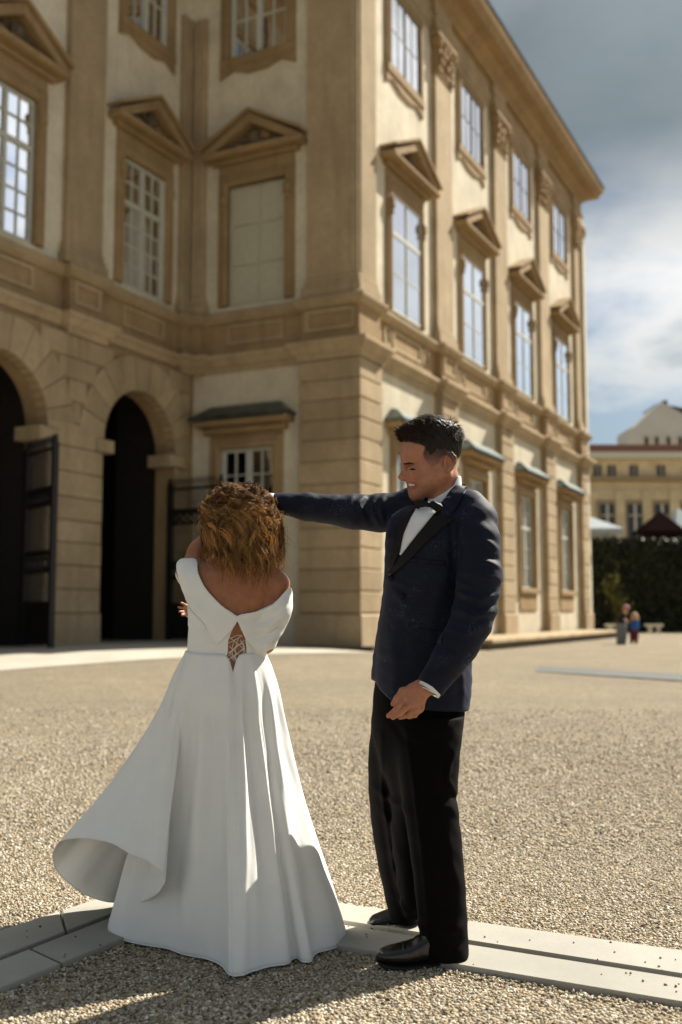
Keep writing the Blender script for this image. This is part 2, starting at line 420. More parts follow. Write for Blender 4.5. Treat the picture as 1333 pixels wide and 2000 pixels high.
def nmesh(name, V, Fq, mats, smooth=True):
    """fast mesh from arrays; Fq (n,4) or (n,3)"""
    me = bpy.data.meshes.new(name); V = np.ascontiguousarray(V, np.float32); Fq = np.ascontiguousarray(Fq, np.int32)
    me.vertices.add(len(V)); me.vertices.foreach_set('co', V.ravel()); k = Fq.shape[1]
    me.loops.add(Fq.size); me.loops.foreach_set('vertex_index', Fq.ravel())
    me.polygons.add(len(Fq)); me.polygons.foreach_set('loop_start', np.arange(0, Fq.size, k, dtype=np.int32))
    if smooth: me.polygons.foreach_set('use_smooth', np.ones(len(Fq), bool))
    for m in ([mats] if isinstance(mats, str) else mats): me.materials.append(MATS[m])
    me.update(calc_edges=True); me.validate(); return me
def nobj(name, V, Fq, mat, parent=None, origin=(0, 0, 0), smooth=True):
    base = np.array(wloc(parent)) if parent is not None else np.array(origin, float)
    o = bpy.data.objects.new(name, nmesh(name, np.asarray(V) - base, Fq, mat, smooth))
    if parent is None: o.location = base
    return link(o, parent)
def vcol(o, cols, name='tint'):
    a = o.data.color_attributes.new(name, 'FLOAT_COLOR', 'POINT'); c = np.ones((len(cols), 4), np.float32); c[:, :3] = cols
    a.data.foreach_set('color', c.ravel())
def joinm(parts):
    V = []; Q = []; o = 0
    for v, f in parts: V.append(np.asarray(v)); Q.append(np.asarray(f) + o); o += len(v)
    return np.concatenate(V), np.concatenate(Q)
def bvh(V, Fq): return BVHTree.FromPolygons([tuple(p) for p in V], [tuple(q) for q in Fq])
def hit(tree, x, y, back=0.0, default=None):
    d = ray(x, y); r = tree.ray_cast(Vector(CAM), Vector(d / np.linalg.norm(d)))
    if r[0] is None: return default
    u = d / np.linalg.norm(d); return np.array(r[0]) - u * back
def sheet(tree, poly, lift, thick, n=14, shrink=None):
    """a cloth piece laid on a surface: polygon in the picture, pressed on to the mesh, with real thickness"""
    P = np.asarray(poly, float); x0, y0 = P.min(0); x1, y1 = P.max(0); st = max(x1 - x0, y1 - y0) / n
    import bmesh
    bm = bmesh.new(); vs = [bm.verts.new((p[0], p[1], 0)) for p in P]; bm.faces.new(vs)
    for ax, (a, b) in enumerate(((x0, x1), (y0, y1))):
        c = a + st
        while c < b - st * .3:
            no = (1, 0, 0) if ax == 0 else (0, 1, 0); co = (c, 0, 0) if ax == 0 else (0, c, 0)
            bmesh.ops.bisect_plane(bm, geom=bm.verts[:] + bm.edges[:] + bm.faces[:], plane_co=co, plane_no=no); c += st
    bmesh.ops.triangulate(bm, faces=bm.faces[:]); bm.verts.ensure_lookup_table(); bm.verts.index_update()
    V = []; last = None
    for q in bm.verts:
        h = hit(tree, q.co.x, q.co.y, lift); V.append(h)
    ok = [h for h in V if h is not None]; my = np.mean([h[1] for h in ok])
    for i, h in enumerate(V):
        if h is None:
            j = min((j for j in range(len(V)) if V[j] is not None), key=lambda j: (bm.verts[j].co - bm.verts[i].co).length); V[i] = PY(bm.verts[i].co.x, bm.verts[i].co.y, V[j][1])
    T = [[l.index for l in f.verts] for f in bm.faces]; bd = [[e.verts[0].index, e.verts[1].index] for e in bm.edges if len(e.link_faces) == 1]
    bm.free(); V = np.array(V); n0 = len(V); u = (V - CAM); u /= np.linalg.norm(u, axis=1)[:, None]
    VV = np.concatenate([V, V + u * thick]); FF = [tuple(t) for t in T] + [tuple(i + n0 for i in t[::-1]) for t in T] + [(a, b, b + n0, a + n0) for a, b in bd]
    return VV, FF
def put_sheet(name, tree, poly, lift, thick, mat, parent, n=14, smooth=True):
    v, f = sheet(tree, poly, lift, thick, n); o = obj(name, v, f, mat, parent, smooth)
    import bmesh
    bm = bmesh.new(); bm.from_mesh(o.data); bmesh.ops.recalc_face_normals(bm, faces=bm.faces); bm.to_mesh(o.data); bm.free(); return o
def crease(pts, amp, width, front=None, Yc=3.75, power=2):
    """a ridge (amp > 0) or groove (amp < 0) along a line drawn in the picture, on the near side of a body at depth Yc"""
    P = np.array([PY(x, y, Yc) for x, y in pts])[:, [0, 2]]
    def fn(x, y, z):
        d = None; tt = None; n = len(P) - 1
        for i, (a, b) in enumerate(zip(P, P[1:])):
            e = b - a; t = np.clip(((x - a[0]) * e[0] + (z - a[1]) * e[1]) / (e @ e + 1e-12), 0, 1); q = (x - a[0] - t * e[0]) ** 2 + (z - a[1] - t * e[1]) ** 2
            g = (i + t) / n
            if d is None: d, tt = q, g
            else: tt = np.where(q < d, g, tt); d = np.minimum(d, q)
        r = -amp * np.exp(-d / width ** 2) * np.sin(np.pi * np.clip(tt, 0.04, .96)) ** .6
        return r * (1.0 if front is None else sstep(front + .05, front - .02, y))
    return fn
# ------------------------------------------------------------------ skin, cloth
def skin_mat(name, col, rough=.5):
    t = NT(name); a = t.n('ShaderNodeVertexColor'); a.layer_name = 'tint'
    c = t.ramp(t.noise(38, 6, .65), [(.3, (col[0] * .84, col[1] * .76, col[2] * .72)), (.7, tuple(min(1, q * 1.12) for q in col))])
    c = t.mix(t.ramp(t.noise(420, 3, .6), [(.45, (0, 0, 0)), (.75, (.30, .30, .30))]), c, (col[0] * .6, col[1] * .5, col[2] * .45))
    c = t.mix(1.0, c, a.outputs[0], 'MULTIPLY'); t.set(Base_Color=c, Roughness=rough)
    t.b.inputs['Subsurface Weight'].default_value = .12; t.b.inputs['Subsurface Radius'].default_value = (.012, .005, .003); t.b.inputs['Subsurface Scale'].default_value = 1.0
    t.bump(t.noise(380, 3, .6), .12, .002)
skin_mat('skin_groom', (.44, .20, .115), .58); skin_mat('skin_bride', (.36, .145, .062), .45)
def jacket_mat():
    t = NT('jacquard'); p = t.pos()
    d = t.n('ShaderNodeVectorMath', operation='MULTIPLY_ADD'); t.l(p, d.inputs[0]); d.inputs[1].default_value = (1, 1, 1)
    cx = t.n('ShaderNodeTexNoise'); cx.inputs['Scale'].default_value = 34; cx.inputs['Detail'].default_value = 4; t.l(p, cx.inputs['Vector'])
    sc = t.n('ShaderNodeVectorMath', operation='SCALE'); sc.inputs['Scale'].default_value = .045; t.l(cx.outputs['Color'], sc.inputs[0]); t.l(sc.outputs[0], d.inputs[2])
    v = t.n('ShaderNodeTexVoronoi'); v.inputs['Scale'].default_value = 15; t.l(d.outputs[0], v.inputs['Vector'])
    rings = t.math('SINE', t.math('MULTIPLY', v.outputs['Distance'], 46.0))
    petals = t.ramp(rings, [(.35, (0, 0, 0)), (.8, (1, 1, 1))])
    mask = t.ramp(t.noise(9, 4, .6), [(.42, (0, 0, 0)), (.62, (1, 1, 1))]); fade = t.ramp(v.outputs['Distance'], [(.3, (1, 1, 1)), (.65, (0, 0, 0))])
    grit = t.ramp(t.noise(120, 4, .7), [(.35, (.5, .5, .5)), (.65, (1, 1, 1))])
    pat = t.math('MULTIPLY', t.math('MULTIPLY', t.math('MULTIPLY', petals, mask), fade), grit)
    weave = t.noise(700, 2, .5)
    c = t.mix(pat, (.0036, .0054, .0170), (.036, .046, .082)); c = t.mix(t.ramp(weave, [(.3, (0, 0, 0)), (.8, (.35, .35, .35))]), c, (.008, .010, .022))
    t.set(Base_Color=c, Roughness=t.ramp(pat, [(0, (.66, .66, .66)), (1, (.45, .45, .45))])); t.b.inputs['Specular IOR Level'].default_value = .22
    t.b.inputs['Sheen Weight'].default_value = .06; t.b.inputs['Sheen Roughness'].default_value = .4; t.b.inputs['Sheen Tint'].default_value = (.5, .6, 1, 1)
    t.bump(t.math('ADD', t.noise(900, 2), t.math('MULTIPLY', pat, .8)), .25, .002)
jacket_mat()
def cloth(name, col, rough=.7, spec=.3, sheen=.1, bs=900, bstr=.2, var=.06, big=None):
    t = NT(name); t.set(Base_Color=t.ramp(t.noise(12, 3), [(.3, tuple(c * (1 - var) for c in col)), (.7, tuple(min(1, c * (1 + var)) for c in col))]), Roughness=rough)
    t.b.inputs['Specular IOR Level'].default_value = spec; t.b.inputs['Sheen Weight'].default_value = sheen
    h = t.noise(bs, 2)
    if big: h = t.math('ADD', h, t.math('MULTIPLY', t.noise(big[0], 3, .5), big[1]))
    t.bump(h, bstr, .002 if not big else .01)
cloth('trouser_cloth', (.0026, .0017, .0015), .85, .10, .0)
cloth('lapel_satin', (.0035, .0028, .0028), .55, .25, .0)
cloth('shirt_cotton', (.74, .76, .80), .8, .2, .05)
cloth('dress_crepe', (.93, .935, .915), .6, .25, .05, 500, .15, .02)
_m = MATS['dress_crepe'].node_tree; _tr = _m.nodes.new('ShaderNodeBsdfTranslucent'); _tr.inputs[0].default_value = (.88, .87, .82, 1); _ms = _m.nodes.new('ShaderNodeMixShader'); _ms.inputs[0].default_value = .10
_m.links.new(_m.nodes['Principled BSDF'].outputs[0], _ms.inputs[1]); _m.links.new(_tr.outputs[0], _ms.inputs[2]); _m.links.new(_ms.outputs[0], _m.nodes['Material Output'].inputs[0])
cloth('lace_cord', (.75, .70, .58), .7)
simple('shoe_leather', (.007, .006, .006), .28, .1, 20, .6); simple('shoe_sole', (.012, .010, .009), .7)
simple('gold', (.9, .62, .32), .22, .02, 5, .5, 1.0); simple('silver', (.85, .83, .78), .25, .02, 5, .5, 1.0)
simple('teeth_enamel', (.72, .68, .60), .35, .02); simple('eye_dark', (.014, .010, .008), .5, .1, 6, .1); simple('lip_flesh', (.30, .10, .07), .45, .1)
def hair_mat(name, transl, rough=.38):
    t = NT(name); a = t.n('ShaderNodeVertexColor'); a.layer_name = 'tint'; t.set(Base_Color=a.outputs[0], Roughness=rough)
    t.b.inputs['Specular IOR Level'].default_value = .3; t.b.inputs['Anisotropic'].default_value = .5
    tr = t.n('ShaderNodeBsdfTranslucent'); t.l(a.outputs[0], tr.inputs[0]); ms = t.n('ShaderNodeMixShader'); ms.inputs[0].default_value = transl
    t.l(t.b.outputs[0], ms.inputs[1]); t.l(tr.outputs[0], ms.inputs[2]); t.l(ms.outputs[0], t.out.inputs[0])
hair_mat('hair_curl', .5); hair_mat('hair_short', .25, .45)
def strands(paths, rads, sides=3):
    """many tapered tubes at once. paths (n, m, 3); rads (n, m)"""
    n, m, _ = paths.shape; T = np.gradient(paths, axis=1); T /= np.linalg.norm(T, axis=2, keepdims=True) + 1e-12
    ref = np.where(np.abs(T[..., 2:3]) < .9, np.array([0, 0, 1.0]), np.array([1.0, 0, 0])); A = np.cross(T, ref); A /= np.linalg.norm(A, axis=2, keepdims=True) + 1e-12; B = np.cross(T, A)
    ang = 2 * np.pi * np.arange(sides) / sides
    V = paths[:, :, None, :] + rads[:, :, None, None] * (A[:, :, None, :] * np.cos(ang)[None, None, :, None] + B[:, :, None, :] * np.sin(ang)[None, None, :, None])
    ix = np.arange(n * m * sides).reshape(n, m, sides); a = ix[:, :-1]; b = ix[:, 1:]
    Q = np.stack([a, np.roll(a, -1, 2), np.roll(b, -1, 2), b], -1).reshape(-1, 4)
    return V.reshape(-1, 3), Q
# ================================================================== the palace
L = 5.56; BEND = 26.4
FB = Frame(ORG, E1, -E2); FA = Frame(ORG, E2, -E1); FC = Frame(ORG + E2 * L, -E1, -E2)
palace = empty('palace', ORG, 'ochre stone and cream plaster baroque palace with pilasters, pediments and arched gateways', 'palace')
PB = [(0.0, 1.45), (6.2, 7.7), (12.4, 13.9), (18.6, 20.1), (24.9, BEND)]     # pilasters on the long front
CB = [3.85, 10.05, 16.25, 22.4]                                               # window axes on it
PC = [(3.9, 5.3), (9.4, 10.8)]; CC = [1.95, 7.3]                             # gateway front (u towards the viewer)
CA, CAG = 3.5, 3.74
def ab(a, b): p = ORG + E1 * a + E2 * b; return (p[0], p[1])
def plan(wall, pil, end=9.0):
    P = [ab(-14, L - wall)]
    for lo, hi in PC[::-1]: P += [ab(-hi, L - wall), ab(-hi, L - pil), ab(-lo, L - pil), ab(-lo, L - wall)]
    P += [ab(-0.38, L - wall), ab(-0.38, L - pil), ab(-pil, L - pil), ab(-pil, L - 0.38), ab(-wall, L - 0.38)]
    P += [ab(-wall, 1.9), ab(-pil, 1.9), ab(-pil, -pil), ab(1.45, -pil), ab(1.45, -wall)]
    for lo, hi in PB[1:-1]: P += [ab(lo, -wall), ab(lo, -pil), ab(hi, -pil), ab(hi, -wall)]
    P += [ab(PB[-1][0], -wall), ab(PB[-1][0], -pil), ab(BEND + pil, -pil), ab(BEND + pil, end)]
    return P
def swept(name, wall, pil, prof, mat, parent=palace):
    v, f = sweep(plan(wall, pil), prof); return obj(name, v, f, mat, parent)
def holes_wall(fr, u0, u1, z0, z1, w, holes, depth, name, mat, parent):
    us = sorted({u0, u1, *[h[0] for h in holes], *[h[1] for h in holes]}); zs = sorted({z0, z1, *[h[2] for h in holes], *[h[3] for h in holes]})
    mb = MB(fr)
    for a, b in zip(us, us[1:]):
        for c, d in zip(zs, zs[1:]):
            if any(h[0] <= (a + b) / 2 <= h[1] and h[2] <= (c + d) / 2 <= h[3] for h in holes): continue
            mb.add([(a, w, c), (b, w, c), (b, w, d), (a, w, d)], [(0, 1, 2, 3)])
    for a, b, c, d in holes:
        w2 = w - depth
        mb.add([(a, w, c), (b, w, c), (b, w, d), (a, w, d), (a, w2, c), (b, w2, c), (b, w2, d), (a, w2, d)],
               [(0, 1, 5, 4), (1, 2, 6, 5), (2, 3, 7, 6), (3, 0, 4, 7)])
    return mb.build(name, mat, parent)
WM, WG = 2.3, 2.0     # window widths on the long front: main floor, ground floor
WMA = 1.95
ZG, ZM, ZU = (2.1, 5.85), (10.1, 13.75), (17.75, 20.15)
# walls, floor by floor
def rect(c, w, z): return (c - w / 2, c + w / 2, z[0], z[1])
holes_wall(FB, 0.1, BEND - 0.1, 0.0, 8.15, -0.25, [rect(c, WG, ZG) for c in CB], 0.3, 'wall', 'plaster', palace)
holes_wall(FB, 0.1, BEND - 0.1, 9.7, 20.75, -0.30, [rect(c, WM, ZM) for c in CB] + [rect(c, WM, ZU) for c in CB], 0.02, 'wall', 'plaster', palace)
holes_wall(FA, 1.8, L + 0.25, 0.0, 8.15, -0.25, [rect(CAG, 1.8, ZG)], 0.3, 'wall', 'plaster', palace)
holes_wall(FA, 0.1, L + 0.3, 9.7, 20.75, -0.30, [rect(CA, WMA, ZM), rect(CA, WMA, ZU)], 0.3, 'wall', 'plaster', palace)
holes_wall(FC, -0.3, 14.0, 9.7, 20.75, -0.30, [rect(c, WMA, ZM) for c in CC] + [rect(c, WMA, ZU) for c in CC], 0.3, 'wall', 'plaster', palace)
# the solid mass behind, so that no light leaks through
mb = MB(Frame(ORG, E1, E2))
mb.box(0.75, BEND - 0.02, 0.75, 30, -0.2, 22.9); mb.build('inner_wall', 'dark_room', palace)
mb = MB(Frame(ORG, E1, E2)); mb.box(-14, 0.74, L + 0.75, 30, 8.0, 22.9); mb.build('inner_wall', 'dark_room', palace)
mb = MB(Frame(ORG, E1, E2)); mb.box(-14, 0.74, L + 8, 30, -0.2, 7.9); mb.build('inner_wall', 'dark_room', palace)
mb = MB(Frame(ORG, E1, E2)); mb.box(BEND - 0.4, BEND - 0.015, 0.0, 9.0, 0.0, 20.7); mb.build('wall', 'plaster', palace)
# mouldings that run round the whole front and break forward over the pilasters
swept('string_course', -0.26, 0.0, [(-0.1, 8.1), (0.05, 8.1), (0.06, 8.24), (0.16, 8.30), (0.20, 8.42), (0.30, 8.50), (0.30, 8.60), (0.02, 8.66), (-0.1, 8.66)], 'stone_pale')
swept('pedestal_band', -0.20, 0.02, [(-0.2, 8.63), (-0.02, 8.63), (-0.02, 8.85), (-0.06, 8.86), (-0.06, 9.60), (-0.2, 9.60)], 'stone')
swept('sill_course', -0.20, 0.02, [(-0.2, 9.58), (0.0, 9.58), (0.10, 9.68), (0.14, 9.78), (0.14, 9.86), (0.0, 9.93), (-0.2, 9.93)], 'stone_pale')
swept('architrave', -0.30, -0.13, [(-0.2, 20.55), (0.03, 20.55), (0.03, 20.75), (0.07, 20.77), (0.07, 21.0), (0.13, 21.06), (0.13, 21.15), (-0.2, 21.15)], 'stone_pale')
swept('frieze', -0.30, -0.13, [(-0.2, 21.13), (0.02, 21.13), (0.02, 21.75), (-0.2, 21.75)], 'stone_pale')
v, f = sweep(plan(-0.2, -0.2), [(-0.4, 21.7), (0.10, 21.7), (0.16, 21.84), (0.34, 21.94), (0.38, 22.06), (0.44, 22.14), (0.86, 22.16), (0.88, 22.34), (0.92, 22.38), (1.00, 22.46), (1.06, 22.64), (1.07, 22.72), (0.5, 22.95), (-0.4, 23.0)])
obj('cornice', v, f, 'stone', palace)
v, f = sweep(plan(-0.2, -0.2), [(0.3, 23.06), (1.10, 22.74), (1.12, 22.80), (0.3, 23.2)]); obj('gutter', v, f, 'copper_patina', palace)
# pedestal panels under the windows (raised frames)
def panel(fr, u0, u1, w, z0, z1):
    m = MB(fr); t = 0.10
    for a, b, c, d in ((u0, u1, z0, z0 + t), (u0, u1, z1 - t, z1), (u0, u0 + t, z0 + t, z1 - t), (u1 - t, u1, z0 + t, z1 - t)):
        m.box(a, b, w - 0.05, w + 0.045, c, d)
    m.build('pedestal_panel', 'stone_pale', palace)
for c in CB: panel(FB, c - 1.1, c + 1.1, -0.26, 8.92, 9.52); panel(FB, c - 1.75, c - 1.25, -0.26, 8.92, 9.52); panel(FB, c + 1.25, c + 1.75, -0.26, 8.92, 9.52)
panel(FA, CA - 0.95, CA + 0.95, -0.26, 8.92, 9.52); panel(FA, 0.2, 1.7, -0.04, 8.92, 9.52)
for c in CC: panel(FC, c - 0.95, c + 0.95, -0.26, 8.92, 9.52)
for lo, hi in PB[1:]: panel(FB, lo + 0.2, hi - 0.2, -0.04, 8.92, 9.52)
for lo, hi in PC: panel(FC, lo + 0.2, hi - 0.2, -0.04, 8.92, 9.52)
# upper pilasters: base, shaft, capital
def pilaster(fr, u0, u1, w=-0.14, ua=None, capital=True):
    m = MB(fr)
    for z0, z1, e in ((9.93, 10.20, 0.12), (10.20, 10.34, 0.07), (10.34, 10.50, 0.035)): m.block(u0 - e, u1 + e, -0.5, w + e, z0, z1, 0.025)
    m.block(u0, u1, -0.5, w, 10.50, 19.2, 0.012)
    p = m.build('pilaster', 'stone_pale', palace)
    if not capital: return p
    m = MB(fr); m.block(u0 - 0.03, u1 + 0.03, -0.4, w + 0.04, 19.12, 19.22, 0.03)
    m.block(u0 - 0.01, u1 + 0.01, -0.4, w + 0.02, 19.22, 20.35, 0.02); m.block(u0 - 0.16, u1 + 0.16, -0.4, w + 0.2, 20.38, 20.56, 0.04)
    for zb, k, ro in ((19.40, 5, .10), (19.66, 4, .14), (19.95, 5, .15), (20.20, 4, .17)):
        for i in range(k):
            c = u0 + (i + .5) * (u1 - u0) / k + random.uniform(-.05, .05); hw = random.uniform(.10, .17); o_ = ro + random.uniform(-.03, .05); z = zb + random.uniform(-.05, .05)
            m.block(c - hw, c + hw, w - .02, w + o_, z - .13, z + .13, .06)
    for e in (u0 + .03, u1 - .03): m.block(e - .15, e + .15, w - .1, w + .24, 20.08, 20.36, .09)
    m.build('capital', 'stone', p)
    return p
for lo, hi in PB[1:]: pilaster(FB, lo, hi)
for lo, hi in PC: pilaster(FC, lo, hi)
pilaster(FA, 0.155, 1.75); pilaster(FB, 0.155, 1.40)
pilaster(FA, L - 0.30, L + 0.13, capital=False); pilaster(FC, -0.12, 0.30, capital=False)
# ------------------------------------------------------------------ windows
def window(fr, c, wd, z, wg, ncol, rows, transom=None, paint='window_paint', glass='window_glass', bars=True, mull=.065, fd=.07):
    u0, u1, z0, z1 = c - wd / 2, c + wd / 2, z[0], z[1]; t = 0.085
    m = MB(fr)
    m.box(u0, u1, wg - 0.02, wg + fd, z0, z0 + t); m.box(u0, u1, wg - 0.02, wg + fd, z1 - t, z1)
    m.box(u0, u0 + t, wg - 0.02, wg + fd, z0 + t, z1 - t); m.box(u1 - t, u1, wg - 0.02, wg + fd, z0 + t, z1 - t)
    win = m.build('window', paint, palace)
    m = MB(fr); m.box(c - mull, c + mull, wg - 0.01, wg + fd + .02, z0 + t, z1 - t); m.build('mullion', paint, win)
    if transom:
        for s in (-1, 1):
            a, b = (u0 + t, c - mull) if s < 0 else (c + mull, u1 - t)
            m = MB(fr); m.box(a, b, wg - 0.01, wg + fd + .015, transom - 0.06, transom + 0.06); m.build('transom', paint, win)
    lights = [(z0 + t, z1 - t)] if not transom else [(z0 + t, transom - 0.06), (transom + 0.06, z1 - t)]
    mb = MB(fr)
    for s in (-1, 1):
        a, b = (u0 + t, c - mull) if s < 0 else (c + mull, u1 - t)
        for (za, zb), nr in zip(lights, rows):
            for i in range(ncol):
                for j in range(nr):
                    ua, ub = a + (b - a) * i / ncol, a + (b - a) * (i + 1) / ncol; va, vb = za + (zb - za) * j / nr, za + (zb - za) * (j + 1) / nr
                    m = MB(fr); k1, k2 = random.uniform(-.003, .003), random.uniform(-.003, .003)
                    m.add([(ua, wg - k1 - k2, va), (ub, wg + k1 - k2, va), (ub, wg + k1 + k2, vb), (ua, wg - k1 + k2, vb)], [(0, 1, 2, 3)])
                    m.build('pane', glass, win)
                    if j > 0 and i == 0 and bars: mb.box(a, b, wg + 0.004, wg + min(.04, fd), va - 0.018, va + 0.018)
            for i in range(1, ncol):
                u = a + (b - a) * i / ncol; mb.box(u - 0.018, u + 0.018, wg + 0.005, wg + min(.038, fd - .002), za, zb)
    if mb.v: mb.build('glazing_bars', paint, win)
    return win
def surround(fr, c, wd, z, w, kind):
    """stone frame round an opening, kind: 'main' (pediment), 'upper' (eared apron), 'ground' (hood)"""
    u0, u1, z0, z1 = c - wd / 2, c + wd / 2, z[0], z[1]; t = 0.32; m = MB(fr)
    m.block(u0 - t, u0, w - 0.1, w + 0.09, z0, z1 + t, 0.03); m.block(u1, u1 + t, w - 0.1, w + 0.09, z0, z1 + t, 0.03)
    m.block(u0, u1, w - 0.1, w + 0.088, z1, z1 + t, 0.03)
    m.block(u0 - t * .55, u0 - t * .1, w, w + 0.13, z0, z1 + t * .55, 0.03); m.block(u1 + t * .1, u1 + t * .55, w, w + 0.13, z0, z1 + t * .55, 0.03)
    m.block(u0 - t * .1, u1 + t * .1, w, w + 0.128, z1 + t * .1, z1 + t * .55, 0.03)
    s = m.build('window_surround', 'stone', palace)
    if kind == 'main':
        for e in (u0 - t * .35, u1 + t * .35):                # small carved drops beside the opening
            m = MB(fr); m.block(e - .12, e + .12, w, w + .22, z1 - .55, z1 - .25, .06); m.block(e - .08, e + .08, w, w + .19, z1 - .75, z1 - .55, .05); m.build('carving', 'stone', s)['kind'] = 'stuff'
        h = wd / 2 + 0.70; zb = 14.42
        m = MB(fr); m.block(u0 - t, u1 + t, w - .1, w + .06, z1 + t, zb, .02)
        m.block(c - h + .22, c + h - .22, w - .1, w + .22, zb, zb + .12, .03); m.block(c - h, c + h, w - .1, w + .50, zb + .12, zb + .30, .05)
        p = m.build('pediment', 'stone', palace)
        za, zp = zb + .30, zb + 1.28
        for sgn in (-1, 1):
            m = MB(fr); m.prism([(c + sgn * h, za), (c + sgn * (h - .45), za), (c, zp - .30), (c, zp)][::sgn], w - .1, w + .46); m.build('raking_cornice', 'stone', p)
            m = MB(fr); m.prism([(c + sgn * (h + .04), za + .10), (c, zp + .02), (c, zp + .11), (c + sgn * (h + .04), za + .19)][::sgn], w - .1, w + .56); m.build('raking_cornice', 'stone', p)
        m = MB(fr); m.prism([(c - h + .4, za), (c + h - .4, za), (c, zp - .25)], w - .1, w + .10); m.build('tympanum', 'stone', p)
        m = MB(fr)
        for k in range(26):
            a = random.uniform(-1, 1) * (h - .75); zt = za + .08 + random.random() * .5 * (1 - abs(a) / h); r = random.uniform(.05, .11)
            m.block(c + a - r, c + a + r, w + .05, w + .14 + random.random() * .12, zt - r * .7, zt + r * .7, r * .45)
        m.block(c - .17, c + .17, w + .05, w + .34, za + .1, za + .52, .12); m.build('carving', 'dark_stone', p)['kind'] = 'stuff'
    elif kind == 'upper':
        m = MB(fr); m.block(u0 - t, u1 + t, w - .1, w + .12, z0 - .3, z0, .03)
        m.prism([(u0 - t, z0 - .3), (u0 - t, z0 - .62), (u0 + .15, z0 - .42), (c - .35, z0 - .58), (c + .35, z0 - .58), (u1 - .15, z0 - .42), (u1 + t, z0 - .62), (u1 + t, z0 - .3)], w - .05, w + .075)
        m.build('apron', 'stone', s)
    else:
        m = MB(fr); m.block(u0 - t, u1 + t, w - .1, w + .16, z0 - .22, z0, .03); m.block(u0 - t * .7, u1 + t * .7, w - .1, w + .06, z0 - .9, z0 - .22, .03); m.build('sill', 'stone', s)
        h = wd / 2 + .72; zb = 6.18
        m = MB(fr); m.block(u0 - t, u1 + t, w - .1, w + .05, z1 + t, zb + .1, .02); m.block(c - h + .25, c + h - .25, w - .1, w + .28, zb + .1, zb + .3, .06); m.block(c - h + .06, c + h - .06, w - .1, w + .55, zb + .3, zb + .48, .06)
        hd = m.build('hood', 'stone', palace)
        m = MB(fr); zt = zb + .48
        m.add([(c - h, w + .62, zt), (c + h, w + .62, zt), (c + h, w, zt), (c - h, w, zt), (c - h + .5, w + .2, zt + .42), (c + h - .5, w + .2, zt + .42), (c + h - .5, w, zt + .46), (c - h + .5, w, zt + .46), (c - h, w + .62, zt + .07), (c + h, w + .62, zt + .07), (c + h, w, zt + .07), (c - h, w, zt + .07)],
              [(0, 1, 9, 8), (1, 2, 10, 9), (3, 0, 8, 11), (8, 9, 5, 4), (9, 10, 6, 5), (11, 8, 4, 7), (4, 5, 6, 7), (0, 3, 2, 1)])
        m.build('copper_roof', 'copper_patina', hd)
    return s
for c in CB:
    window(FB, c, WM, ZM, -0.255, 1, (2, 1), 12.5, mull=.03, fd=.016); surround(FB, c, WM, ZM, -0.30, 'main')
    window(FB, c, WM, ZU, -0.255, 2, (2,), None, 'window_shaded_paint', mull=.03, fd=.018); surround(FB, c, WM, ZU, -0.30, 'upper')
    window(FB, c, WG, ZG, -0.40, 2, (3, 2), 4.55); surround(FB, c, WG, ZG, -0.25, 'ground')
window(FA, CA, WMA, ZU, -0.42, 2, (2,), None); surround(FA, CA, WMA, ZU, -0.30, 'upper')
surround(FA, CA, WMA, ZM, -0.30, 'main')
m = MB(FA); m.box(CA - WMA / 2, CA + WMA / 2, -0.6, -0.47, *ZM); sh = m.build('blind_window', 'shutter_paint', palace)
for i in range(2):
    for j in range(3):
        m = MB(FA); a = CA - WMA / 2 + .06 + i * (WMA / 2 - .02); z0 = ZM[0] + .04 + j * (ZM[1] - ZM[0]) / 3; m.block(a, a + WMA / 2 - .10, -0.48, -0.43, z0, z0 + (ZM[1] - ZM[0]) / 3 - .05, .02); m.build('shutter_panel', 'shutter_paint', sh)
window(FA, CAG, 1.8, ZG, -0.40, 2, (3, 2), 4.35); surround(FA, CAG, 1.8, ZG, -0.25, 'ground')
for c in CC:
    window(FC, c, WMA, ZM, -0.40, 2, (4, 2), 12.5, mull=.05, fd=.05); surround(FC, c, WMA, ZM, -0.30, 'main')
    window(FC, c, WMA, ZU, -0.42, 2, (2,), None); surround(FC, c, WMA, ZU, -0.30, 'upper')
# ------------------------------------------------------------------ rusticated piers, stone by stone
CRS = [1.11, 1.70, 2.30, 2.87, 3.42, 4.0, 4.63, 5.26, 5.85, 6.41, 6.97, 7.52, 8.1]
def rusticated(fr, u0, u1):
    m = MB(fr); m.box(u0 + .03, u1 - .03, -.45, -.045, 0.0, 8.12); p = m.build('pier', 'stone', palace)
    m = MB(fr); m.block(u0 - .05, u1 + .05, -.4, .06, -.05, 1.09, .05); m.build('base_stone', 'stone_pale', p)
    for a, b in zip(CRS, CRS[1:]):
        m = MB(fr); m.block(u0, u1, -.4, random.uniform(-.008, .008), a + .008, b - .008, .035); m.build('stone', 'stone_pale', p)
for lo, hi in PB[1:]: rusticated(FB, lo, hi)
# the corner pier turns the corner: blocks with both faces dressed
mcf = Frame(ORG, E1, E2)
m = MB(mcf); m.box(.05, 1.4, .05, 1.85, 0, 8.12); cp_ = m.build('corner_pier', 'stone', palace)
def cblock(e, z0, z1, c):
    a0, a1, b0, b1 = -e, 1.45 + e, -e, 1.9 + e
    v = []
    for z, k in ((z0, c), (z0 + c, 0), (z1 - c, 0), (z1, c)):
        v += [(a0 + k, b0 + k, z), (a1 - k, b0 + k, z), (a1 - k, b1 - k, z), (a0 + k, b1 - k, z)]
    f = [(0, 3, 2, 1), (12, 13, 14, 15)] + [(r * 4 + i, r * 4 + (i + 1) % 4, r * 4 + 4 + (i + 1) % 4, r * 4 + 4 + i) for r in range(3) for i in range(4)]
    m = MB(mcf); m.add(v, f); return m
cblock(.06, -.05, 1.09, .05).build('base_stone', 'stone_pale', cp_)
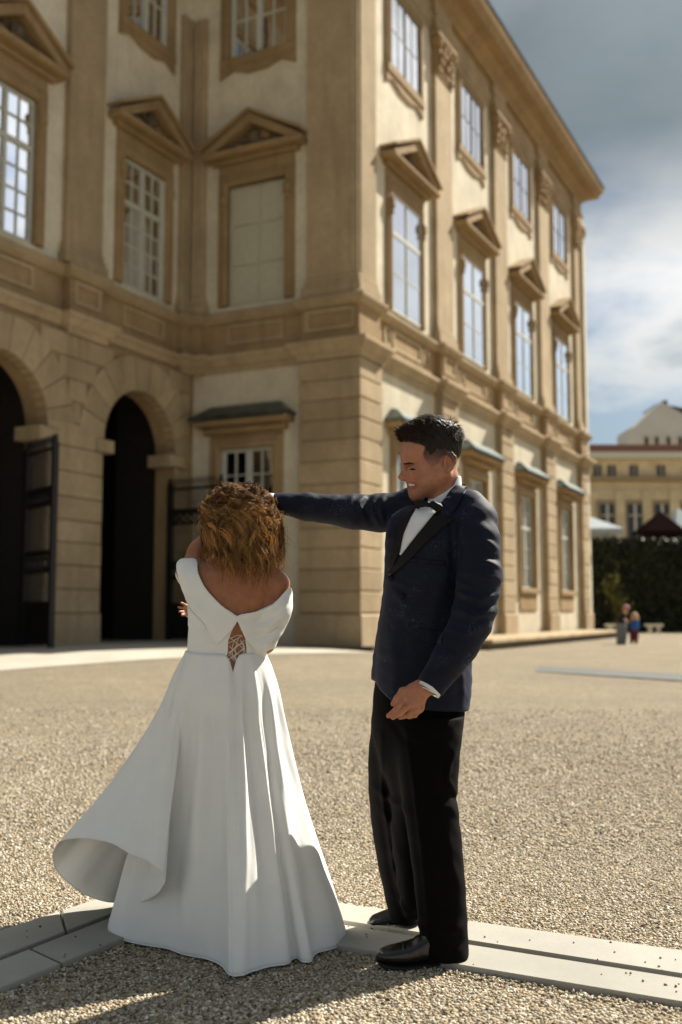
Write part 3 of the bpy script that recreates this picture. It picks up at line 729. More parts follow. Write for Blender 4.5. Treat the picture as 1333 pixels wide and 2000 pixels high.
for a, b in zip(CRS, CRS[1:]): cblock(random.uniform(-.006, .006), a + .006, b - .006, .035).build('stone', 'stone_pale', cp_)
# ------------------------------------------------------------------ gateway front: arches with voussoirs and ashlar
ARCH = [(2.25, 1.6), (7.55, 1.6)]; ZS = 5.60; RX = 2.55
def arch_backing():
    m = MB(FC); ztop = 8.15; w = -.06; d = -.72; segs = []
    u = -0.3
    for c, r in ARCH:
        segs.append((u, c - r)); u = c + r
    segs.append((u, 14.0))
    for a, b in segs: m.add([(a, w, -.1), (b, w, -.1), (b, w, ztop), (a, w, ztop)], [(0, 1, 2, 3)])
    for c, r in ARCH:
        N = 24; pts = [(c - r * math.cos(math.pi * i / N), ZS + r * math.sin(math.pi * i / N)) for i in range(N + 1)]
        for (a, za), (b, zb) in zip(pts, pts[1:]):
            m.add([(a, w, za), (b, w, zb), (b, w, ztop), (a, w, ztop)], [(0, 1, 2, 3)])
            m.add([(a, w, za), (a, d, za), (b, d, zb), (b, w, zb)], [(0, 1, 2, 3)])
        for e in (c - r, c + r): m.add([(e, w, -.1), (e, d, -.1), (e, d, ZS), (e, w, ZS)], [(0, 1, 2, 3)])
    return m.build('arcade_wall', 'stone', palace)
aw = arch_backing()
for c, r in ARCH:
    n = 11
    for i in range(n):
        t0, t1 = math.pi * i / n + .006, math.pi * (i + 1) / n - .006; R2 = RX
        P = [(c - r * math.cos(t0), ZS + r * math.sin(t0)), (c - r * math.cos((t0 + t1) / 2), ZS + r * math.sin((t0 + t1) / 2)), (c - r * math.cos(t1), ZS + r * math.sin(t1))]
        def outp(t):
            x, z = c - R2 * math.cos(t), ZS + R2 * math.sin(t)
            zmax = 8.06
            if z > zmax: k = (zmax - ZS) / max(1e-6, math.sin(t)); x, z = c - k * math.cos(t), zmax
            return (max(x, .02), z)
        P += [outp(t1), outp((t0 + t1) / 2), outp(t0)]
        m = MB(FC); m.prism(P[::-1], -.3, random.uniform(-.004, .012)); m.build('voussoir', 'stone_pale', aw)
zc = [0.0, 1.11] + CRS[1:]
for a, b in zip(zc, zc[1:]):
    zm = (a + b) / 2; cuts = []
    for c, r in ARCH:
        h = r if zm < ZS else (math.sqrt(max(0, RX ** 2 - (zm - ZS) ** 2)) if zm - ZS < RX else 0)
        cuts.append((c - h, c + h))
    spans = [(.0, cuts[0][0]), (cuts[0][1], cuts[1][0]), (cuts[1][1], 13.5)]
    for s0, s1 in spans:
        if s1 - s0 < .12: continue
        n = max(1, round((s1 - s0) / 1.5)); e = .05 if a == 0 else 0
        for i in range(n):
            m = MB(FC); m.block(s0 + (s1 - s0) * i / n + .006, s0 + (s1 - s0) * (i + 1) / n - .006, -.2, random.uniform(-.006, .006) + e, a + .008, b - .008, .032); m.build('stone', 'stone_pale', aw)
for c, r in ARCH:                                              # imposts
    for e, f_ in ((c - r - .12, c - r + .14), (c + r - .14, c + r + .12)):
        m = MB(FC); m.block(e - .2, f_ + .2 if e < c - r else f_ + .2, -.75, .10, 5.28, 5.62, .04); m.build('impost', 'stone_pale', aw)
# the vaulted passage behind, its shade put into near-black colours
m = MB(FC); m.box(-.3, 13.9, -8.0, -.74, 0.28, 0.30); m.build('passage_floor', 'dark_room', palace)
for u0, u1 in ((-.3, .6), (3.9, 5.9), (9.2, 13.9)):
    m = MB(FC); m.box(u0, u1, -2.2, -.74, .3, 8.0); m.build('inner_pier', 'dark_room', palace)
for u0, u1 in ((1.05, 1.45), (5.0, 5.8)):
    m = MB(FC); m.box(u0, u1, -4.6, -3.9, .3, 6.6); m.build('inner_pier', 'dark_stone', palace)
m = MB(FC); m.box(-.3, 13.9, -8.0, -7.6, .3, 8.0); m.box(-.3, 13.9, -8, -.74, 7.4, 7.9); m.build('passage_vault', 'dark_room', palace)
# stone steps along the foot
m = MB(Frame(ORG, E1, -E2)); m.block(-.45, 5.0, -.1, .55, -.1, .24, .03); m.build('plinth_step', 'dark_stone', palace)
m = MB(FA); m.block(-.55, 2.4, -.1, .45, -.1, .24, .03); m.build('plinth_step', 'dark_stone', palace)
m = MB(FB); m.box(5.02, 24.2, -.1, 1.85, -.1, .20); st = m.build('plinth_step', 'dark_stone', palace)
for i in range(12):
    m = MB(FB); m.block(5.0 + i * 1.6 + .01, 5.0 + (i + 1) * 1.6 - .01, -.1, 1.98, .20, .32, .02); m.build('slab', 'stone_pale', st)
# ------------------------------------------------------------------ iron gates
def gate(name, hinge, direc, width, z0, z1, label):
    hinge = np.array([hinge[0], hinge[1], 0.0]); d = np.array([*direc, 0.0]); d /= np.linalg.norm(d); n = np.array([d[1], -d[0], 0])
    fr = Frame(hinge, d, n); root = empty(name, hinge + np.array([0, 0, z0]), label, 'gate', 'iron gates')
    for u in (0.0, width - .12):
        m = MB(fr); m.box(u, u + .13, -.065, .065, z0 + .04, z1); m.prism([(u + .0, z1), (u + .13, z1), (u + .065, z1 + .2)], -.05, .05); m.build('post', 'iron', root)
    for zr, h in ((z0 + .1, .10), (z0 + .95, .14), (z0 + 1.75, .07), (z0 + 2.15, .12), (z0 + 3.3, .07), (z0 + 3.6, .16), (z1 - .15, .06)):
        m = MB(fr); m.box(.12, width - .12, -.03, .03, zr, zr + h); m.build('rail', 'iron', root)
    m = MB(fr); m.box(.12, width - .12, -.012, .012, z0 + .12, z0 + .97); m.build('kick_panel', 'iron', root)
    nb = int((width - .3) / .135)
    for i in range(nb):
        u = .17 + (i + .5) * (width - .36) / nb
        m = MB(fr); m.box(u - .014, u + .014, -.014, .014, z0 + .95, z1 + .05); m.prism([(u - .03, z1 + .05), (u + .03, z1 + .05), (u, z1 + .2)], -.02, .02); m.build('bar', 'iron', root)
    m = MB(fr)
    for k in range(6):
        u = .25 + k * (width - .5) / 5
        for a in range(10):
            t = a / 10 * 2 * math.pi
            for zc_, rr in ((z0 + 1.97, .13), (z0 + 3.48, .10)): m.box(u + rr * math.cos(t) - .03, u + rr * math.cos(t) + .03, -.02, .02, zc_ + rr * math.sin(t) - .03, zc_ + rr * math.sin(t) + .03)
    m.build('scrollwork', 'iron', root)['kind'] = 'stuff'
    return root
gp = FC.pt(ARCH[0][0] - ARCH[0][1] + .05, -.2, 0); gate('iron_gate', gp[:2], (-E2 * 1.0 - E1 * .12)[:2], 2.0, .30, 4.75, 'black iron gate leaf swung open between right archway and ground floor window')
gp = FC.pt(ARCH[1][0] - ARCH[1][1] + .1, -.55, 0); gate('iron_gate', gp[:2], (-E2 * .9 - E1 * .42)[:2], 1.75, .30, 5.05, 'black iron gate leaf swung open in front of the pier between the two archways')
gp = FC.pt(ARCH[0][0] + ARCH[0][1] - .05, -.75, 0); gate('iron_gate', gp[:2], (E2 * 1.0 + E1 * .2)[:2], 1.5, .30, 4.75, 'black iron gate leaf folded inwards inside the right archway')
# ================================================================== ground, pavement, strips
def gravel_mat(name, near):
    t = NT(name); p = t.pos()
    v = t.n('ShaderNodeTexVoronoi'); v.inputs['Scale'].default_value = 75.0; t.l(p, v.inputs['Vector'])
    cell = t.ramp(t.n('ShaderNodeSeparateColor').outputs[0], [(0, (0, 0, 0))]) if False else None
    sepc = t.n('ShaderNodeSeparateColor'); t.l(v.outputs['Color'], sepc.inputs[0])
    col = t.ramp(sepc.outputs[0], [(0.0, (0.15, 0.12, 0.083)), (0.25, (0.33, 0.27, 0.185)), (0.55, (0.465, 0.395, 0.285)), (0.8, (0.55, 0.49, 0.38)), (1.0, (0.68, 0.64, 0.55))])
    big = t.ramp(t.noise(0.35, 5), [(0.3, (0.86, 0.86, 0.86)), (0.7, (1.08, 1.06, 1.02))])
    mid = t.ramp(t.noise(3.0, 4, 0.6), [(0.3, (0.90, 0.90, 0.90)), (0.7, (1.06, 1.06, 1.05))])
    col = t.mix(1.0, t.mix(1.0, col, big, 'MULTIPLY'), mid, 'MULTIPLY')
    dk = t.ramp(v.outputs['Distance'], [(0.25, (1, 1, 1)), (0.75, (0.45, 0.42, 0.38))])
    col = t.mix(1.0, col, dk, 'MULTIPLY')
    t.set(Base_Color=col, Roughness=0.95); t.b.inputs['Specular IOR Level'].default_value = 0.2
    t.bump(t.math('SUBTRACT', t.math('MULTIPLY', t.noise(9, 4), 0.8), v.outputs['Distance']), 0.9, 0.02)
gravel_mat('gravel_ground', True)
xs = np.concatenate([np.linspace(-900, -40, 12), np.linspace(-36, 36, 73), np.linspace(40, 900, 12)]); ys = np.concatenate([np.linspace(-600, -20, 10), np.linspace(-16, 70, 87), np.linspace(75, 1500, 16)])
gv = [(x, y, gz(x, y)) for y in ys for x in xs]; nx = len(xs)
gf = [(j * nx + i, j * nx + i + 1, (j + 1) * nx + i + 1, (j + 1) * nx + i) for j in range(len(ys) - 1) for i in range(nx - 1)]
tag(obj('ground', gv, gf, 'gravel_ground', smooth=True), 'beige gravel court in front of the palace', 'ground', kind='structure')
stone_mat('paving_stone', (0.46, 0.43, 0.36), 0.2)
# the paved apron before the arches
m = MB()
e0, e1_ = G(-900, 1360, .15)[:2], G(735, 1276, .12)[:2]
NP = 30
a_in = [np.array(ab(-14 + 14.2 * i / NP, L + .5)) for i in range(NP + 1)]
a_out = [np.array([e0[0] + (e1_[0] - e0[0]) * i / NP, e0[1] + (e1_[1] - e0[1]) * i / NP]) for i in range(NP + 1)]
pv = []; pf = []
for p, q in zip(a_in, a_out):
    for k in range(9):
        r = p + (q - p) * k / 8; pv.append((r[0], r[1], gz(r[0], r[1]) + .012))
for i in range(NP):
    for k in range(8): pf.append((i * 9 + k, i * 9 + k + 1, (i + 1) * 9 + k + 1, (i + 1) * 9 + k))
tag(obj('pavement', pv, pf, 'paving_stone'), 'pale stone pavement along the foot of the palace', 'pavement', kind='structure')
def strip_slabs():
    t = NT('slab_stone'); a = t.noise(2.2, 6, .6); b = t.noise(55, 5, .7)
    oi = t.n('ShaderNodeObjectInfo').outputs['Random']
    c = t.ramp(a, [(.3, (.32, .305, .265)), (.7, (.41, .395, .345))]); c = t.mix(t.ramp(b, [(.5, (0, 0, 0)), (.8, (.4, .4, .4))]), c, (.30, .28, .24))
    c = t.mix(1.0, c, t.ramp(oi, [(0, (.9, .9, .9)), (1, (1.05, 1.05, 1.05))]), 'MULTIPLY')
    t.set(Base_Color=c, Roughness=.85); t.bump(b, .25, .004)
    root = empty('drain_strip', G(560, 1830), None, None); root['kind'] = 'structure'; root['label'] = 'double row of pale stone slabs with a slot between, crossing the gravel'; root['category'] = 'paving'
    def row(fa, na, fb, nb, cuts, z=.022):
        """far edge fa->fb, near edge na->nb on the ground; cuts: fractions of joints (far, near)"""
        fa, na, fb, nb = [np.array(G(*q)) for q in (fa, na, fb, nb)]
        cs = [(0.0, 0.0)] + cuts + [(1.0, 1.0)]
        for (a0, a1), (b0, b1) in zip(cs, cs[1:]):
            g = .004
            p = [fa + (fb - fa) * (a0 + g), fa + (fb - fa) * (b0 - g), na + (nb - na) * (b1 - g), na + (nb - na) * (a1 + g)]
            ctr = sum(p) / 4; v = [q + np.array([0, 0, -.05]) for q in p] + [q + np.array([0, 0, z - .004]) for q in p] + [q + (ctr - q) / np.linalg.norm(ctr - q) * .006 + np.array([0, 0, z]) for q in p]
            f = [(0, 1, 5, 4), (1, 2, 6, 5), (2, 3, 7, 6), (3, 0, 4, 7), (4, 5, 9, 8), (5, 6, 10, 9), (6, 7, 11, 10), (7, 4, 8, 11), (8, 9, 10, 11)]
            obj('slab', v, [q[::-1] for q in f], 'slab_stone', root)
    # right arm: far row and near row (pixels of the photograph turned into ground points)
    row((313, 1725), (322, 1754), (1640, 1912), (1640, 1964), [(.25, .25), (.523, .490), (.86, .85)])
    row((322, 1762), (340, 1803), (1640, 1974), (1640, 2023), [(.24, .24), (.488, .449), (.86, .85)])
    # left arm
    row((-330, 1940), (-330, 2010), (313, 1725), (322, 1754), [(.62, .62)])
    row((-330, 2020), (-330, 2079), (322, 1762), (340, 1803), [(.507, .585)])
    m = MB()
    for pa, pb in (((322, 1758), (1640, 1969)), ((-330, 2015), (322, 1758))):
        a, b = np.array(G(*pa)), np.array(G(*pb)); d = (b - a) / np.linalg.norm(b - a); n = np.array([d[1], -d[0], 0]) * .03
        m.add([a - n + [0, 0, .006], b - n + [0, 0, .006], b + n + [0, 0, .006], a + n + [0, 0, .006]], [(0, 1, 2, 3)])
    m.build('drain_slot', 'dark_stone', root)
    return root
strip = strip_slabs()
# ================================================================== the groom
groom = empty('person', G(800, 1850), 'man in navy patterned jacket and black bow tie, one arm stretched out', 'person')
YH = 3.76; SH = 541.0
def H(px, py, lat=0.0): p = PY(px, py, YH); p[1] += lat / SH; return p
def pr(*r): return tuple(q / SH for q in r)
def hx(*r): return (r[0] / SH, r[2] / SH, r[1] / SH)        # ellipsoid radii given as (picture x, picture y, lateral)
def groom_head():
    s = SDF(H(765, 1010, 0) + [0, -.14, 0], H(915, 800, 0) + [0, .14, 0], .0024)
    s.ell(H(843, 873), hx(57, 49, 41)); s.ell(H(816, 889), hx(33, 37, 33), pr(14)[0]); s.ell(H(824, 930), hx(31, 40, 32), pr(14)[0])
    s.ell(H(846, 925), hx(34, 36, 38), pr(12)[0]); s.ell(H(857, 902), hx(34, 40, 38), pr(12)[0])
    for e in (-1, 1):
        s.cone(H(866, 930, e * 33), H(815, 966, e * 9), *pr(13, 11), pr(14)[0]); s.ell(H(812, 927, e * 19), hx(15, 12, 12), pr(12)[0])
    s.ell(H(812, 963.5), hx(11.5, 12.5, 13), pr(10)[0]); s.ell(H(813, 946), hx(15, 17, 19), pr(10)[0])
    s.cone(H(870, 935), H(870, 1000), *pr(26, 30), pr(14)[0])
    for e in (-1, 1):
        s.cone(H(790.5, 906, e * 4), H(801, 903.5, e * 20), *pr(5.0, 5.0), pr(7)[0])
        s.ell(H(795, 914.5, e * 16), hx(7.5, 5.5, 9), pr(5)[0], 's'); s.ell(H(803, 915.5, e * 15.5), hx(8, 7.2, 9), pr(2)[0])
        s.cone(H(799, 911.5, e * 9), H(805, 912.5, e * 23), *pr(2.2, 2.0), pr(3)[0])
    s.cone(H(795.5, 909), H(788, 930), *pr(6.0, 7.4), pr(6)[0]); s.ell(H(785.2, 932.3), hx(7.0, 6.0, 7.0), pr(4)[0])
    for e in (-1, 1): s.ell(H(792.5, 934.5, e * 6.5), hx(6, 4.6, 4.5), pr(4)[0])
    for e in (-1, 1):
        # ear
        o = e * 45
        s.ell(H(873, 910, o), hx(11, 18, 7), pr(4)[0]); s.ell(H(870.5, 912, o + e * 8), hx(5.8, 9.2, 7), pr(2)[0], 's')
        ear = [H(867 + 0, 900, o + e * 6), H(870, 894.5, o + e * 8), H(877, 894, o + e * 9), H(883, 901, o + e * 9), H(882.5, 911, o + e * 9), H(877, 920, o + e * 7), H(869.5, 927, o + e * 4)]
        s.chain(ear, pr(2.6, 3.0, 3.0, 3.0, 3.0, 3.2, 3.8), pr(2)[0])
    C_ = lambda pts, amp, w: crease(pts, amp, w / SH, None, YH)
    W_ = [C_(((795, 945.5), (801, 946.5), (808, 948), (816, 947.5)), -.0062, 2.3), C_(((796, 941.5), (803, 942.5), (815, 945.5)), .0016, 2.2), C_(((799, 954), (805, 954), (815, 950)), .0026, 2.6), C_(((799, 959), (806, 959.5), (812, 957)), -.0018, 2.5),
          C_(((796, 933), (806, 936), (814, 943), (819, 953)), -.0026, 2.2), C_(((802, 930), (812, 931), (822, 940)), .0030, 6.5), C_(((818, 948), (821, 954), (819, 960)), -.0012, 2.5),
          C_(((794, 912), (802, 911), (814, 914)), -.0052, 4.6), C_(((799, 915.5), (805, 914.5), (813, 917)), .0030, 2.6), C_(((800, 916.6), (806, 916.0), (814, 918)), -.0020, 1.1), C_(((800, 920.5), (807, 921.5), (814, 920)), .0014, 1.8), C_(((802, 924), (810, 925), (818, 922)), -.0010, 1.6),
          C_(((787, 904.5), (797, 902.5), (811, 905)), .0026, 3.6), C_(((815, 915), (820, 917), (826, 916)), -.0008, 1.4), C_(((815, 919), (820, 921), (825, 923)), -.0008, 1.4), C_(((789, 936), (794, 938.4), (798, 936)), -.0022, 1.6), C_(((862, 905), (863, 915), (866, 925)), -.0016, 2.2)]
    s.add_field(lambda x, y, z: sum(w(x, y, z) for w in W_))
    v, f = s.surface(2); return v, f
hv, hf = groom_head()
YN = 3.50
def hand_left():
    def p(x, y, d=0.0): return PY(x, y, YN + d)
    s = SDF(p(745, 1420) + [0, -.06, 0], p(875, 1300) + [0, .09, 0], .0019); flat = (0, 1, 0)
    s.cone(p(846, 1336, .01), p(822, 1347, 0), .031, .031, 0, 'u', flat, .72)
    s.cone(p(822, 1347), p(805, 1368, -.004), .032, .035, .01, 'u', flat, .5); s.cone(p(818, 1358), p(817, 1381, .004), .026, .022, .01, 'u', flat, .55)
    s.cone(p(806, 1346, -.004), p(794, 1364, -.004), .020, .016, .01, 'u', flat, .7)
    for a, b, c, r in (((793, 1364, -.008), (774, 1386, -.012), (759.5, 1398, .002), .0100), ((803, 1376, -.010), (783, 1393, -.012), (768, 1401, .006), .0100), ((814, 1384, -.006), (797, 1397, -.006), (782, 1401, .014), .0094), ((823, 1384, .000), (811, 1397, .002), (799, 1400.5, .022), .0084)):
        A, B, C_ = p(*a), p(*b), p(*c); m1 = (A + B) / 2 + np.array([0, -.004, .002])
        s.chain([A, m1, B, C_], [r * 1.06, r, r * .96, r * .82], .0035)
        s.ell(A + np.array([0, -.004, 0]), (r * 1.1, r * .9, r * 1.1), .006)
    s.chain([p(808, 1346, -.004), p(787, 1350, -.012), p(776, 1364, -.014), p(768.5, 1374, -.012)], [.016, .0125, .0105, .0085], .006)
    s.ell(p(766.8, 1376.3, -.020), (.005, .003, .006), .002)
    return s.surface(2)
def hand_right():
    def p(x, y, d=0.0): return PY(x, y, 3.88 + d)
    s = SDF(p(470, 1010) + [0, -.07, 0], p(560, 935) + [0, .07, 0], .0022); fl = (0, 1, 0)
    s.cone(p(545, 982), p(520, 975), .026, .024, 0, 'u', fl, 1.1); s.cone(p(522, 976), p(504, 970), .027, .026, .01, 'u', (0, 0, 1), .62)
    for i, d in enumerate((-.032, -.011, .011, .030)):
        s.chain([p(506, 969, d), p(492, 966 + i, d), p(484, 977, d), p(489, 988, d)], [.0095, .009, .0082, .0072], .004)
    s.chain([p(518, 980, -.025), p(505, 986, -.034), p(494, 985, -.03)], [.013, .011, .009], .005)
    return s.surface(2)
def groom_body():
    s = SDF((PY(500, 1000, 3.9)[0], 3.3, 0.02), (PY(1000, 1000, 3.6)[0], 4.2, 1.72), .013)
    s.cone(H(870, 970), PY(862, 1010, 3.77), .05, .06, .02)
    s.loft([(1005, 800, 935, 3.77, .10), (1080, 790, 930, 3.77, .11), (1200, 775, 905, 3.77, .10), (1300, 775, 890, 3.77, .09), (1400, 775, 880, 3.77, .08)], .03)
    s.chain([PY(815, 1008, 3.89), PY(660, 1000, 3.89), PY(545, 983, 3.88)], [.035, .032, .024], .02)
    s.chain([PY(925, 1025, 3.62), PY(922, 1205, 3.56), PY(846, 1338, 3.51)], [.05, .04, .026], .03)
    s.chain([PY(848, 1400, 3.68), PY(848, 1600, 3.63), PY(866, 1850, 3.58)], [.05, .045, .035], .03); s.chain([PY(785, 1400, 3.84), PY(768, 1590, 3.88), PY(790, 1780, 3.96)], [.07, .05, .035], .03)
    return s.surface(1)
bv, bf = joinm([(hv, hf), hand_left(), hand_right(), groom_body()])
body = nobj('body', bv, bf, 'skin_groom', groom)
tint = np.ones((len(bv), 3)); px_, py_ = proj(bv[:, 0], bv[:, 1], bv[:, 2]); nh = len(hv)
isH = np.arange(len(bv)) < nh
def blob(cx, cy, rx, ry): return np.exp(-(((px_ - cx) / rx) ** 2 + ((py_ - cy) / ry) ** 2) ** 2) * isH
tint = tint * (1 - blob(805, 948.5, 13, 7)[:, None] * np.array([.08, .34, .34]))
tint *= 1 - (sstep(935, 955, py_) * sstep(890, 840, px_) * isH)[:, None] * np.array([.14, .12, .08])
tint *= 1 - blob(806, 928, 12, 9)[:, None] * np.array([.0, .10, .10]); tint *= 1 - blob(788, 930, 9, 9)[:, None] * np.array([.0, .12, .12])
HAIRP = spl([(767, 850), (774, 834), (810, 808), (850, 798), (892, 818), (917, 860), (917, 900), (904, 928), (893, 941), (886, 930), (885, 906), (878, 893), (866, 891), (857, 905), (846, 913), (836, 906), (826, 889), (829, 872), (812, 867), (797, 863), (780, 861)], 5, True)
hm = sstep(2.0, -3.0, poly_sd(px_, py_, HAIRP)) * isH; fade = sstep(918, 880, py_) * .72 + .2
tint *= 1 - (hm * fade)[:, None] * np.array([.94, .93, .90])
vcol(body, tint)
# teeth, eyes, brows
ht = bvh(hv, hf)
put_sheet('eye', ht, spl([(800.5, 917), (804, 914.8), (808, 914.6), (813, 917.6), (808, 918.2), (804, 918.2)], 3, True), .0006, .002, 'eye_dark', groom, 10)
put_sheet('mouth', ht, spl([(798, 945.5), (804, 945), (811, 946), (815, 947.5), (811, 951), (804, 952.5), (799, 951)], 3, True), .0004, .002, 'lip_flesh', groom, 12)
put_sheet('teeth', ht, spl([(798.5, 944.6), (804, 944.8), (811, 946.2), (809, 948.6), (804, 949.2), (799, 948.4)], 3, True), .0014, .002, 'teeth_enamel', groom, 10)
n = 240; t = RNG.random(n); x = 788.5 + 20 * t; y = 906.5 - 3.0 * np.sin(t * 2.4) + 2.2 * t + RNG.normal(0, 1.1, n) * (1 - .5 * t)
root = np.array([hit(ht, a, b, .0004, H(a, b, -20)) for a, b in zip(x, y)]); d = np.array([.8, -.2, .2]) + RNG.normal(0, .2, (n, 3)); tt = np.linspace(0, 1, 3)
V, Q = strands(root[:, None, :] + d[:, None, :] * (tt * .008)[None, :, None], np.tile(np.array([.0009, .0008, .0003]), (n, 1))); o = nobj('eyebrow', V, Q, 'hair_short', groom); vcol(o, np.tile([.024, .012, .007], (len(V), 1)))
# hair
def groom_hair():
    s = SDF(H(760, 945) + [0, -.12, 0], H(925, 795) + [0, .12, 0], .0026)
    s.ell(H(843.5, 872), hx(58.6, 51, 42.2)); s.ell(H(853, 852), hx(49, 38, 38), pr(10)[0]); s.cone(H(792, 846.5), H(846, 836), *pr(12, 21), pr(12)[0], 'u', (0, 1, 0), 1.55)
    s.add_field(lambda x, y, z: .0014 * np.sin(x * 160 + 55 * z) * np.sin(z * 120 + y * 230) + .0009 * np.sin(x * 420 + y * 500))
    s.cut_poly(HAIRP, True, .004); return s.surface(2)
gv_, gf_ = groom_hair(); hb = nobj('hair', gv_, gf_, 'hair_short', groom); vcol(hb, np.tile([.020, .0105, .006], (len(gv_), 1)))
def grow(V, Fq, n, fn, m=5, seed=3):
    """short strands on a surface; fn(pos, normal) -> direction, length, bend"""
    r = np.random.default_rng(seed); a, b, c, d = [V[Fq[:, i]] for i in range(4)]; N = np.cross(c - a, d - b); ar = np.linalg.norm(N, axis=1); N /= ar[:, None] + 1e-12
    k = r.choice(len(Fq), n, p=ar / ar.sum()); u, w = r.random(n)[:, None], r.random(n)[:, None]; P = (a[k] * (1 - u) + b[k] * u) * (1 - w) + (d[k] * (1 - u) + c[k] * u) * w; Nn = N[k]
    D, Ln, B = fn(P, Nn, r); t = np.linspace(0, 1, m)[None, :, None]
    path = P[:, None, :] - Nn[:, None, :] * .002 + D[:, None, :] * (t * Ln[:, None, None]) + B[:, None, :] * (t ** 2 * Ln[:, None, None]); return path
def gh(P, N, r):
    px, py = proj(P[:, 0], P[:, 1], P[:, 2]); top = sstep(876, 846, py); n = len(P); crown = sstep(868, 892, px) * top
    comb = np.stack([-1.0 + 1.5 * crown, np.zeros(n), .30 * top - .6 * (1 - top) - .9 * crown], 1); D = N * (.14 + .10 * crown)[:, None] + comb * .8 + r.normal(0, .09 + .12 * crown[:, None], (n, 3)); D /= np.linalg.norm(D, axis=1)[:, None]
    return D, .004 + top * (.015 + .011 * r.random(n)) - .003 * crown, r.normal(0, .12, (n, 3)) + N * -.15
P = grow(gv_, gf_, 6500, gh, 4); R = np.tile(np.array([.0010, .0009, .0006, .0002]), (len(P), 1)); V, Q = strands(P, R)
ho = nobj('hair_strands', V, Q, 'hair_short', hb); cc = np.array([.040, .0205, .0115]) * (RNG.random((len(P), 1)) * .9 + .6); vcol(ho, np.repeat(cc, 12, 0))
# ------------------------------------------------------------------ shirt collar, bow tie
s = SDF(H(825, 1010) + [0, -.12, 0], H(915, 915) + [0, .12, 0], .0022); s.cone(H(869.5, 930), H(871, 1000), *pr(31.5, 35))
s.cut_poly([(834, 972), (846, 974.5), (870, 961), (887, 948), (894, 930), (899, 929), (905, 936), (903, 948), (864, 990), (848, 1000), (834, 985)], True, .003)
v, f = s.surface(2); nobj('shirt_collar', v, f, 'shirt_cotton', groom)
s = SDF(PY(800, 1015, 3.6) + [0, -.06, 0], PY(875, 960, 3.6) + [0, .08, 0], .002); q = lambda x, y, d: PY(x, y, 3.615 + d)
for pts, ra in ((((838, 985.5, 0), (847, 986, -.012), (856, 991, -.004)), (.007, .013, .017)), (((833, 984.5, .002), (825, 983.5, .015), (817, 985, .035)), (.007, .012, .016))): s.chain([q(*a) for a in pts], ra, .006, 'u', (.45, 1, 0), .55)
s.ell(q(835.5, 985, -.004), (.0085, .009, .0115), .002)
s.add_field(lambda x, y, z: .0011 * np.sin(z * 520 + x * 300))
v, f = s.surface(2); nobj('bow_tie', v, f, 'lapel_satin', groom)
